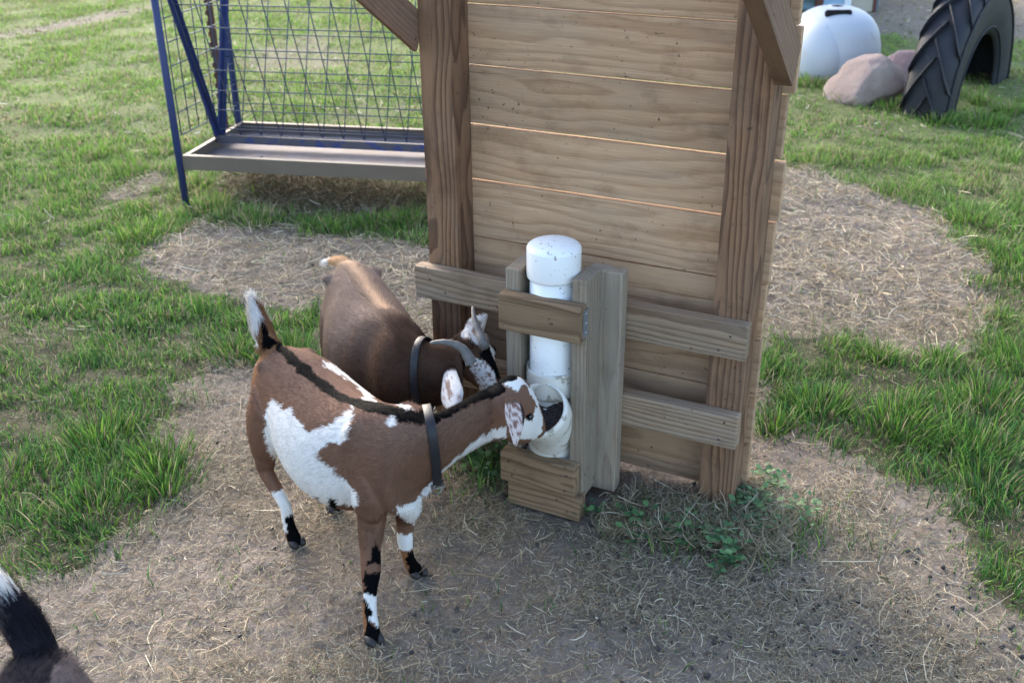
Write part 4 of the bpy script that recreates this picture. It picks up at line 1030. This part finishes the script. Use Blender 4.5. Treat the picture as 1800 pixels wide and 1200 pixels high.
    # eyes
    for s in (-1, 1):
        bm = bmesh.new(); ball(bm, H(931, 732, s * .0425), .0082); e = link('eye', bm_mesh(bm, 'eye', True), M_EYE, G0)
    # hooves: two claws
    for hp_, dr in ((at(655, 1120, .008), u), (at(733, 1003, .009), u), (at(520, 950, .008), u), (B(-.225, .072, .008), u)):
        bm = bmesh.new()
        for s in (-1, 1):
            ball(bm, hp_ + l * s * .0105 + dr * .006, (.020, .0105, .013), frame(dr, l))
        link('hoof', bm_mesh(bm, 'hoof', True), M_HOOF, G0)
    bm = bmesh.new(); ball(bm, H(919, 688, -.012), (.012, .010, .016), frame(Vector((hd.x, hd.y, 1)), hl)); link('horn_scur', bm_mesh(bm, 'scur', True), paint('scur', lin(92, 84, 84), .7, .2), G0)
    cD, cV = at(754, 731, .4765), at(766, 840, .290); nx_ = at(800, 770, .39) - at(742, 800, .37)
    cc = (cD + cV) / 2; upc = (cD - cV).normalized(); axc = Vector((.82, .53, .21)).cross(upc); axc = (cc - Vector((.12, 0, HC))).normalized().cross(upc).normalized()
    if axc.x < 0: axc = -axc
    collar(G0, skin, cc, axc, upc, .020, 165)
    return G0
NEARW1=[]; 
PR_E1=(-0.3, 1.95, 0.36)
PR_X1=(0.9884, 0.1521, -0.0)
PR_Y1=(-0.0809, 0.5259, 0.8467)
PR_Z1=(-0.1287, 0.8368, -0.5321)
PR_E2=(-0.12, 2.28, 0.42)
PR_X2=(0.9986, 0.0526, -0.0)
PR_Y2=(-0.0241, 0.4585, 0.8884)
PR_Z2=(-0.0467, 0.8871, -0.4591)
MARKS1 = {
  'w_hip': [(-0.114,0.218),(-0.084,0.206),(-0.06,0.188),(-0.035,0.169),(-0.018,0.148),(-0.002,0.125),(0.006,0.111),(0.015,0.093),(-0.002,0.094),(-0.019,0.094),(-0.04,0.112),(-0.012,0.113),(-0.03,0.142),(-0.048,0.159),(-0.067,0.177),(-0.083,0.186),(-0.098,0.196)],
  'w_flank_body': [(-0.228,0.143),(-0.209,0.12),(-0.197,0.126),(-0.181,0.111),(-0.174,0.095),(-0.166,0.08),(-0.153,0.066),(-0.14,0.052),(-0.118,0.057),(-0.097,0.061),(-0.083,0.068),(-0.069,0.076),(-0.055,0.085),(-0.041,0.094),(-0.045,0.074),(-0.049,0.055),(-0.057,0.037),(-0.065,0.02),(-0.087,0.022),(-0.115,0.016),(-0.124,0.005),(-0.118,-0.014),(-0.096,-0.03),(-0.079,-0.048),(-0.066,-0.068),(-0.055,-0.079),(-0.045,-0.09),(-0.045,-0.116),(-0.066,-0.117),(-0.086,-0.112),(-0.114,-0.104),(-0.143,-0.096),(-0.164,-0.084),(-0.185,-0.072),(-0.2,-0.055),(-0.231,-0.042),(-0.241,-0.015),(-0.251,0.012),(-0.252,0.034),(-0.254,0.057),(-0.25,0.079),(-0.247,0.102),(-0.237,0.122)],
  'b_spot': [(-0.199,0.126),(-0.186,0.124),(-0.18,0.111),(-0.191,0.104),(-0.202,0.111)],
  'k_stripe': [(-0.226,0.283),(-0.208,0.278),(-0.194,0.264),(-0.177,0.245),(-0.156,0.223),(-0.137,0.202),(-0.117,0.181),(-0.099,0.161),(-0.083,0.145),(-0.067,0.13),(-0.052,0.122),(-0.037,0.114),(-0.018,0.109),(-0.0,0.103),(0.02,0.095),(0.041,0.088),(0.058,0.081),(0.075,0.075),(0.093,0.071),(0.111,0.068),(0.129,0.072),(0.149,0.077),(0.173,0.087),(0.197,0.097),(0.222,0.105),(0.246,0.112),(0.275,0.128),(0.295,0.136),(0.298,0.119),(0.301,0.102),(0.286,0.097),(0.272,0.091),(0.253,0.087),(0.235,0.083),(0.214,0.076),(0.193,0.069),(0.168,0.059),(0.145,0.05),(0.129,0.045),(0.113,0.04),(0.098,0.041),(0.083,0.043),(0.066,0.049),(0.049,0.054),(0.035,0.061),(0.021,0.068),(0.004,0.075),(-0.014,0.082),(-0.032,0.089),(-0.05,0.096),(-0.065,0.105),(-0.08,0.113),(-0.099,0.129),(-0.118,0.146),(-0.137,0.166),(-0.156,0.186),(-0.172,0.205),(-0.189,0.224),(-0.203,0.241),(-0.219,0.259)],
  'w_tail': [(-0.29,0.416),(-0.263,0.408),(-0.254,0.374),(-0.242,0.336),(-0.232,0.312),(-0.251,0.305),(-0.26,0.281),(-0.264,0.255),(-0.268,0.228),(-0.273,0.245),(-0.278,0.262),(-0.281,0.3),(-0.284,0.339),(-0.288,0.379)],
  'k_tailbase': [(-0.25,0.304),(-0.24,0.315),(-0.228,0.295),(-0.22,0.274),(-0.234,0.26),(-0.247,0.269),(-0.248,0.287)],
  'w_spota': [(0.031,0.062),(0.046,0.065),(0.05,0.052),(0.039,0.045),(0.029,0.049)],
  'w_spotb': [(0.047,0.093),(0.069,0.092),(0.087,0.076),(0.069,0.073),(0.058,0.083)],
  'w_chest': [(0.113,-0.081),(0.122,-0.094),(0.112,-0.113),(0.101,-0.132),(0.078,-0.143),(0.061,-0.128),(0.073,-0.119),(0.086,-0.11),(0.1,-0.096)],
  'w_throat': [(0.124,-0.081),(0.139,-0.069),(0.153,-0.056),(0.169,-0.044),(0.185,-0.032),(0.204,-0.024),(0.22,-0.016),(0.236,-0.009),(0.251,-0.003),(0.273,-0.001),(0.294,0.001),(0.294,0.024),(0.262,0.022),(0.245,0.015),(0.229,0.009),(0.211,-0.002),(0.194,-0.012),(0.174,-0.027),(0.154,-0.042),(0.139,-0.053),(0.125,-0.065)],
  'w_blaze': [(0.294,0.125),(0.309,0.126),(0.325,0.139),(0.343,0.131),(0.362,0.109),(0.368,0.092),(0.375,0.076),(0.387,0.057),(0.391,0.037),(0.39,0.011),(0.377,-0.008),(0.345,-0.011),(0.311,-0.006),(0.317,0.01),(0.341,0.027),(0.357,0.037),(0.373,0.062),(0.365,0.077),(0.356,0.096),(0.348,0.116),(0.331,0.113),(0.327,0.095),(0.312,0.109)],
  'w_cheek': [(0.318,0.045),(0.328,0.043),(0.348,0.035),(0.345,0.02),(0.333,0.011),(0.313,0.021)],
  'k_farear': [(0.297,0.168),(0.313,0.161),(0.323,0.148),(0.333,0.136),(0.319,0.123),(0.305,0.123),(0.29,0.13),(0.294,0.149)],
  'k_eye': [(0.341,0.046),(0.353,0.05),(0.365,0.042),(0.355,0.033),(0.344,0.035)],
  'k_rfa': [(-0.02,-0.198),(-0.012,-0.221),(-0.003,-0.242),(-0.004,-0.25),(-0.021,-0.248),(-0.039,-0.246),(-0.03,-0.221)],
  'k_rfb': [(-0.047,-0.259),(-0.028,-0.261),(-0.008,-0.263),(-0.01,-0.279),(-0.011,-0.296),(-0.018,-0.323),(-0.028,-0.331),(-0.04,-0.318),(-0.051,-0.307),(-0.049,-0.283)],
  'w_rf': [(-0.051,-0.307),(-0.032,-0.313),(-0.013,-0.32),(-0.014,-0.347),(-0.015,-0.375),(-0.028,-0.382),(-0.037,-0.363),(-0.055,-0.358),(-0.053,-0.332)],
  'k_rfc': [(-0.052,-0.316),(-0.041,-0.331),(-0.04,-0.358),(-0.032,-0.378),(-0.015,-0.378),(-0.015,-0.398),(-0.016,-0.418),(-0.041,-0.418),(-0.067,-0.415),(-0.062,-0.399),(-0.057,-0.384),(-0.054,-0.35)],
  'r_rf': [(-0.065,-0.329),(-0.051,-0.331),(-0.049,-0.348),(-0.048,-0.365),(-0.052,-0.38),(-0.056,-0.395),(-0.073,-0.393),(-0.069,-0.36)],
  'w_lf': [(0.028,-0.123),(0.056,-0.123),(0.085,-0.123),(0.088,-0.146),(0.083,-0.165),(0.075,-0.18),(0.063,-0.17),(0.042,-0.154)],
  'w_lfb': [(0.024,-0.192),(0.047,-0.197),(0.07,-0.203),(0.07,-0.22),(0.07,-0.236),(0.047,-0.232),(0.024,-0.228),(0.024,-0.209)],
  'k_lfb': [(0.049,-0.237),(0.069,-0.244),(0.083,-0.267),(0.098,-0.291),(0.096,-0.31),(0.076,-0.306),(0.056,-0.303),(0.047,-0.269)],
  'r_lfb': [(0.021,-0.232),(0.049,-0.237),(0.05,-0.269),(0.056,-0.303),(0.03,-0.3),(0.025,-0.265)],
  'w_rh': [(-0.264,-0.083),(-0.245,-0.078),(-0.226,-0.073),(-0.219,-0.107),(-0.213,-0.14),(-0.214,-0.163),(-0.216,-0.186),(-0.238,-0.183),(-0.242,-0.157),(-0.246,-0.129),(-0.255,-0.106)],
  'k_rh': [(-0.23,-0.137),(-0.205,-0.133),(-0.201,-0.158),(-0.198,-0.185),(-0.192,-0.202),(-0.187,-0.22),(-0.209,-0.219),(-0.23,-0.218),(-0.232,-0.196),(-0.231,-0.173),(-0.231,-0.155)],
  'k_lh': [(-0.106,-0.095),(-0.09,-0.101),(-0.105,-0.146),(-0.124,-0.139)],
  'w_lh': [(-0.131,-0.086),(-0.106,-0.095),(-0.124,-0.139),(-0.136,-0.119),(-0.135,-0.103)],
}
MARKS2 = {
  's_blaze': [(0.016,-0.002),(0.038,-0.009),(0.06,-0.02),(0.074,-0.046),(0.081,-0.07),(0.064,-0.08),(0.049,-0.108),(0.04,-0.094),(0.034,-0.076),(0.029,-0.058),(0.015,-0.03)],
  'b_left': [(0.004,-0.022),(0.018,-0.034),(0.031,-0.063),(0.036,-0.08),(0.041,-0.097),(0.017,-0.1),(-0.006,-0.087),(-0.001,-0.057)],
  'k_face': [(0.045,0.027),(0.068,0.023),(0.081,0.006),(0.093,-0.012),(0.095,-0.033),(0.099,-0.054),(0.081,-0.07),(0.071,-0.042),(0.058,-0.019),(0.041,-0.007),(0.043,0.01)],
  'w_line': [(0.063,0.028),(0.074,0.015),(0.084,-0.006),(0.095,-0.026),(0.099,-0.054),(0.092,-0.054),(0.086,-0.025),(0.077,-0.01),(0.067,0.006)],
}
# ================================================================== goat two: brown, horned, behind
def goat_two():
    T = Vector((-.468, 2.765, 0)); u = Vector((.39, -.92, 0)).normalized(); l = Vector((-u.y, u.x, 0))
    G0 = empty('goat'); meta(G0, 'brown horned goat with speckled white ears and pale blaze, behind the brown and white goat', 'goat', 'goats')
    def B(x, y, z): return T + u * x + l * y + Z * z
    nl = lambda a: Vector((math.cos(math.radians(a)), math.sin(math.radians(a)), 0))
    bm = bmesh.new(); R_ = []
    for x, y, zt, zb, hw in ((-.02, 0, .440, .36, .02), (.0, 0, .468, .31, .062), (.06, 0, .485, .265, .094), (.14, -.005, .484, .23, .108), (.24, -.014, .478, .20, .127), (.33, -.016, .480, .195, .124), (.41, -.012, .490, .215, .104), (.47, .0, .497, .235, .088)):
        R_.append((B(x, y, zt), B(x + .01, y, zb), l * hw, .12))
    R_.append((at(708, 583, .486), at(728, 730, .26), nl(48) * .086, 0))
    R_.append((at(738, 603, .472), at(752, 712, .285), nl(80) * .064, 0))
    R_.append((at(775, 606, .462), at(785, 706, .305), nl(100) * .054, 0))
    R_.append((at(808, 606, .456), at(812, 700, .32), nl(100) * .050, 0))
    ringloft(bm, resample(R_, 5))
    hd = Vector((.77, -.64, 0)); hl = Vector((.64, .77, 0)); P0h = Vector((-.095, 2.315, 0))
    def H(px, py, off=0.0):
        d = at(px, py, 0) - Vector((0, 0, HC)); k = (P0h - Vector((0, 0, HC)) + hl * off).dot(hl) / d.dot(hl); return Vector((0, 0, HC)) + d * k
    A0 = P0h + Z * .448; hax = Vector((.085, -.070, -.125)).normalized(); hn = Vector((hd.x * .75, hd.y * .75, .66)); hn = (hn - hax * hn.dot(hax)).normalized()
    def Hh(a, f, s): return A0 + hax * a + hn * f + hl * s
    hr = []
    for a, ft, fb, hw in ((-.030, .0, -.085, .034), (.0, .014, -.105, .047), (.03, .018, -.108, .049), (.06, .012, -.095, .044), (.09, .004, -.078, .035), (.12, -.004, -.066, .029), (.15, -.008, -.058, .025), (.168, -.016, -.050, .018)):
        hr.append((Hh(a, ft, 0), Hh(a, fb, 0), hl * hw, .0))
    ringloft(bm, resample(hr, 4))
    for s in (-1, 1):
        ball(bm, Hh(.045, -.012, s * .036), (.018, .016, .016))
    def leg(pts): limb(bm, [(p, a, b, l) for p, a, b in pts])
    for s in (-1, 1):
        leg([(B(.42, .06 * s, .34), .045, .055), (B(.43, .07 * s, .27), .034, .042), (B(.43, .07 * s, .2), .023, .028), (B(.43, .07 * s, .15), .02, .022), (B(.43, .07 * s, .09), .0145, .016), (B(.43, .07 * s, .04), .0155, .018), (B(.45, .07 * s, .004), .019, .024)])
        leg([(B(.11, .055 * s, .36), .055, .085), (B(.07, .07 * s, .27), .042, .062), (B(.03, .078 * s, .19), .022, .030), (B(.035, .078 * s, .15), .018, .023), (B(.055, .075 * s, .08), .0145, .017), (B(.07, .073 * s, .035), .0165, .020), (B(.085, .072 * s, .004), .019, .024)])
    for s in (-1, 1): ball(bm, B(.055, s * .055, .4475), (.030, .017, .017))
    limb(bm, [(B(.01, 0, .455), .020, .014, l), (B(-.03, -.01, .462), .019, .012, l), (B(-.065, -.03, .455), .014, .008, l), (B(-.085, -.05, .445), .006, .004, l)])
    skin = fuse(bm, .0052, 5); bm = bmesh.new(); bm.from_mesh(skin)
    ne = at(789, 644, .424); nt_ = at(799, 726, .385)
    earmesh(bm, ne, nt_, Vector((.95, -.1, .35)), .0270, -.35, True)
    fe = at(824, 606, .452); fm = at(832, 575, .470)
    earmesh(bm, fe, at(856, 553, .478), Vector((.55, -.2, -.75)), .0265, .45, True)
    bm.to_mesh(skin); bm.free(); skin.polygons.foreach_set('use_smooth', np.ones(len(skin.polygons), bool))
    Lx = np.array([u.x, u.y]); Ly = np.array([l.x, l.y]); T2_ = np.array([T.x, T.y]); E = np.array(PR_E2); X_ = np.array(PR_X2); Y_ = np.array(PR_Y2)
    GB = np.array(lin(108, 93, 85)); DB = np.array(lin(70, 52, 42)); CH = np.array(lin(86, 67, 54)); TAN = np.array(lin(204, 172, 142))
    earA = np.array(ne[:]); earB = np.array(nt_[:]); headc = np.array(A0[:])
    def colf(P, Nn=None):
        q = P[:, :2] - T2_; x, y, z = q @ Lx, q @ Ly, P[:, 2]; n = len(P); nz = noise3(P, 22, 3)[:, None]; nf = noise3(P, 95, 4)
        f = np.clip((z - .24) / .2, 0, 1)[:, None]; c = (GB * f + CH * (1 - f)) * (.82 + .36 * nz)
        w = np.clip((x - .36) / .16, 0, 1)[:, None]; c = c * (1 - w) + (DB * (.85 + .4 * nz)) * w
        sh = np.exp(-((x - .385 - (z - .35) * .15) / .012) ** 2)[:, None] * (y < .02)[:, None] * .5 * (z < .46)[:, None]; c = c * (1 - sh) + CH * 1.5 * sh
        rid = np.exp(-(y / .016) ** 2)[:, None] * (z > .44)[:, None] * (x < .40)[:, None] * .8; c = c * (1 - rid) + TAN * rid
        rp = np.clip((.02 - x) / .04, 0, 1)[:, None]; c = c * (1 - rp) + np.array(lin(188, 150, 112)) * rp
        tailw = (x < -.055); c[tailw] = WHT
        fx = (P - E) @ X_ + (nf - .5) * .012; fy = (P - E) @ Y_ + (noise3(P, 95, 8) - .5) * .012
        head = (P[:, 0] > -.155) & (P[:, 1] < 2.42)
        for nm, poly in MARKS2.items():
            k = inpoly(fx, fy, poly) & head; kk = nm.split('_')[0]
            colr = dict(w=WHT, k=BLK * 1.6, b=BRN, r=RST, s=WHT, g=np.array(lin(120, 96, 84)))[kk]
            c[k] = colr * (.92 + .14 * nz[k])
            if kk == 's': sp = k & (noise3(P, 260, 5) > .60); c[sp] = np.array(lin(130, 100, 88))
        for (r_, t_, s_, w0) in ((ne, nt_, Vector((.95, -.1, .35)), .0285), (fe, at(856, 553, .478), Vector((.55, -.2, -.75)), .0265)):
            ke, ea, eb = in_ear(P, r_, t_, s_, w0, .013, .16); w_ = WHT * np.ones((n, 1)); w_[(np.abs(eb + .1) < .22) & (ea > .35) & (ea < .75)] = lin(148, 124, 112); w_[noise3(P, 260, 5) > .74] = lin(160, 138, 126); c[ke] = w_[ke]
        return c
    set_col(skin, colf(*mesh_arrays(skin))); link('body', skin, M_SKIN, G0)
    def flowf(P, Nn):
        q = P[:, :2] - T2_; x, y, z = q @ Lx, q @ Ly, P[:, 2]; f = np.tile(np.array([-u.x, -u.y, -.5]), (len(P), 1)); f[z < .2] = (0, 0, -1)
        f[P[:, 0] > -.2] = (-.8, -.3, -.4); f[(P[:, 0] > -.13) & (P[:, 1] < 2.4)] = (-hax.x, -hax.y, -hax.z); return f
    def lenf(P):
        q = P[:, :2] - T2_; x, y, z = q @ Lx, q @ Ly, P[:, 2]; L_ = np.full(len(P), .014); L_[(np.abs(y) < .022) & (z > .44)] = .036; L_[z < .2] = .007
        L_[(P[:, 0] > -.13)] = .006; L_[in_ear(P, ne, nt_, Vector((.95, -.1, .35)), .0285, .013, .1)[0]] = .0025; L_[(x < .03) & (z > .2)] = .024; return L_
    fur('fur', skin, 130000, flowf, lenf, colf, .0009, .24, M_FUR, G0, var=.26)
    for s in (-1, 1):
        bm = bmesh.new(); ball(bm, Hh(.043, -.014, s * .0495), .0078); link('eye', bm_mesh(bm, 'eye', True), M_EYE, G0)
    for pts in ([at(829, 640, .448), at(817, 617, .476), at(799, 605, .492), at(777, 601, .497), at(756, 603, .492)], [Hh(.012, .006, .024), at(851, 606, .475), at(842, 584, .497), at(834, 560, .517), at(831, 539, .533)]):
        bm = bmesh.new(); P_ = []
        for i in range(4):
            a, b, c_, d = pts[max(i - 1, 0)], pts[i], pts[i + 1], pts[min(i + 2, 4)]
            for k in range(6):
                t = k / 6; P_.append(.5 * ((2 * b) + (c_ - a) * t + (2 * a - 5 * b + 4 * c_ - d) * t * t + (3 * b - a - 3 * c_ + d) * t ** 3))
        P_.append(pts[-1]); m = len(P_)
        tube(bm, P_, [(.0145 - .0105 * (i / (m - 1))) * (1 + .05 * math.sin(i * 1.9)) * (.6 if i == m - 1 else 1) for i in range(m)], 14)
        link('horn', bm_mesh(bm, 'horn', True), M_HORN, G0)
    for x in (.45, .085):
        for s in (-1, 1):
            bm = bmesh.new()
            for q in (-1, 1): ball(bm, B(x + .006, .071 * s + q * .0105, .008), (.020, .0105, .013), frame(u, l))
            link('hoof', bm_mesh(bm, 'hoof', True), M_HOOF, G0)
    cD, cV = at(738, 601, .474), at(752, 716, .280)
    nx_ = at(775, 655, .39) - at(722, 655, .38); upc = (cD - cV).normalized(); axc = (nx_ - upc * nx_.dot(upc)).normalized()
    collar(G0, skin, (cD + cV) / 2, axc, upc, .018, 192, .005)
    return G0

# ================================================================== goat three: close to the camera, only its raised tail and rump in the picture
def goat_three():
    T = at(62, 1105, .56); T.z = 0; u = Vector((.10, -1, 0)).normalized(); l = Vector((-u.y, u.x, 0))
    G0 = empty('goat'); meta(G0, 'blurred grey brown goat in the bottom left corner with raised white tail', 'goat', 'goats')
    def B(x, y, z): return T + u * x + l * y + Z * (z * 1.08)
    bm = bmesh.new(); R_ = []
    for x, zt, zb, hw in ((-.02, .455, .37, .02), (.0, .485, .33, .062), (.06, .505, .28, .094), (.14, .500, .24, .115), (.24, .492, .21, .140), (.33, .495, .205, .140), (.41, .505, .225, .118), (.47, .515, .245, .092)):
        R_.append((B(x, 0, zt), B(x + .01, 0, zb), l * hw, .12))
    for (x, zt), (x2, zb), hw in (((.52, .535), (.58, .30), .068), ((.57, .575), (.64, .40), .052), ((.61, .615), (.68, .47), .045), ((.64, .640), (.71, .515), .042)):
        R_.append((B(x, 0, zt), B(x2, 0, zb), l * hw, 0))
    ringloft(bm, resample(R_, 5))
    hr = [(B(.625, 0, .655), B(.655, 0, .545), l * .034, 0), (B(.66, 0, .672), B(.69, 0, .548), l * .046, 0), (B(.70, 0, .665), B(.715, 0, .545), l * .046, 0), (B(.735, 0, .645), B(.74, 0, .545), l * .037, 0), (B(.775, 0, .618), B(.775, 0, .548), l * .028, 0), (B(.805, 0, .598), B(.80, 0, .550), l * .022, 0)]
    ringloft(bm, resample(hr, 4))
    for s in (-1, 1):
        for pts in ([(B(.42, .06 * s, .34), .045, .055), (B(.43, .07 * s, .27), .034, .042), (B(.43, .07 * s, .2), .023, .028), (B(.43, .07 * s, .15), .02, .022), (B(.43, .07 * s, .09), .0145, .016), (B(.43, .07 * s, .04), .0155, .018), (B(.45, .07 * s, .004), .019, .024)],
                    [(B(.11, .055 * s, .36), .055, .085), (B(.07, .07 * s, .27), .042, .062), (B(.03, .078 * s, .19), .022, .030), (B(.035, .078 * s, .15), .018, .023), (B(.055, .075 * s, .08), .0145, .017), (B(.07, .073 * s, .035), .0165, .020), (B(.085, .072 * s, .004), .019, .024)]):
            limb(bm, [(p, a, b, l) for p, a, b in pts])
    tr = B(.01, 0, .475)
    limb(bm, [(tr, .030, .024, l), (tr + Vector((-.022, .022, .040)), .030, .022, l), (tr + Vector((-.052, .040, .078)), .025, .018, l), (tr + Vector((-.082, .058, .108)), .017, .013, l), (tr + Vector((-.102, .068, .130)), .007, .005, l)])
    skin = fuse(bm, .0058, 5); bm = bmesh.new(); bm.from_mesh(skin)
    for s in (-1, 1): earmesh(bm, B(.655, .043 * s, .625), B(.675, .085 * s, .55), u * 1.0 + Vector((0, 0, .2)), .020, .35)
    bm.to_mesh(skin); bm.free(); skin.polygons.foreach_set('use_smooth', np.ones(len(skin.polygons), bool))
    T2_ = np.array([T.x, T.y]); Lx = np.array([u.x, u.y]); Ly = np.array([l.x, l.y])
    def colf(P, Nn=None):
        q = P[:, :2] - T2_; x, y, z = q @ Lx, q @ Ly, P[:, 2]; nz = noise3(P, 22, 3)[:, None]; c = np.array(lin(82, 74, 74)) * (.8 + .4 * nz)
        k = (np.abs(y) < .030 + .012 * noise3(P, 40, 2)) & (z > .47) & (x < .10) & (z < .60); c[k] = np.array(lin(30, 28, 34))
        tl = (x < .012) & (z > .590 + .016 * noise3(P, 50, 1)); c[tl] = WHT
        return c
    set_col(skin, colf(*mesh_arrays(skin))); link('body', skin, M_SKIN, G0)
    def flowf(P, Nn):
        q = P[:, :2] - T2_; x, z = q @ Lx, P[:, 2]; f = np.tile(np.array([-u.x, -u.y, -.5]), (len(P), 1)); f[z < .2] = (0, 0, -1); f[(z > .52) & (x < .03)] = (-.6, .35, .8); return f
    def lenf(P):
        q = P[:, :2] - T2_; x, z = q @ Lx, P[:, 2]; L_ = np.full(len(P), .014); L_[z < .2] = .007; L_[(z > .50) & (x < .05)] = .034; L_[x > .6] = .006; return L_
    fur('fur', skin, 70000, flowf, lenf, colf, .0009, .3, M_FUR, G0)
    for s in (-1, 1):
        bm = bmesh.new(); ball(bm, B(.705, .043 * s, .625), .0078); link('eye', bm_mesh(bm, 'eye', True), M_EYE, G0)
        for x in (.45, .085):
            bm = bmesh.new()
            for q in (-1, 1): ball(bm, B(x + .006, .071 * s + q * .0105, .008), (.020, .0105, .013), frame(u, l))
            link('hoof', bm_mesh(bm, 'hoof', True), M_HOOF, G0)
    return G0
goat_one(); goat_two(); goat_three()
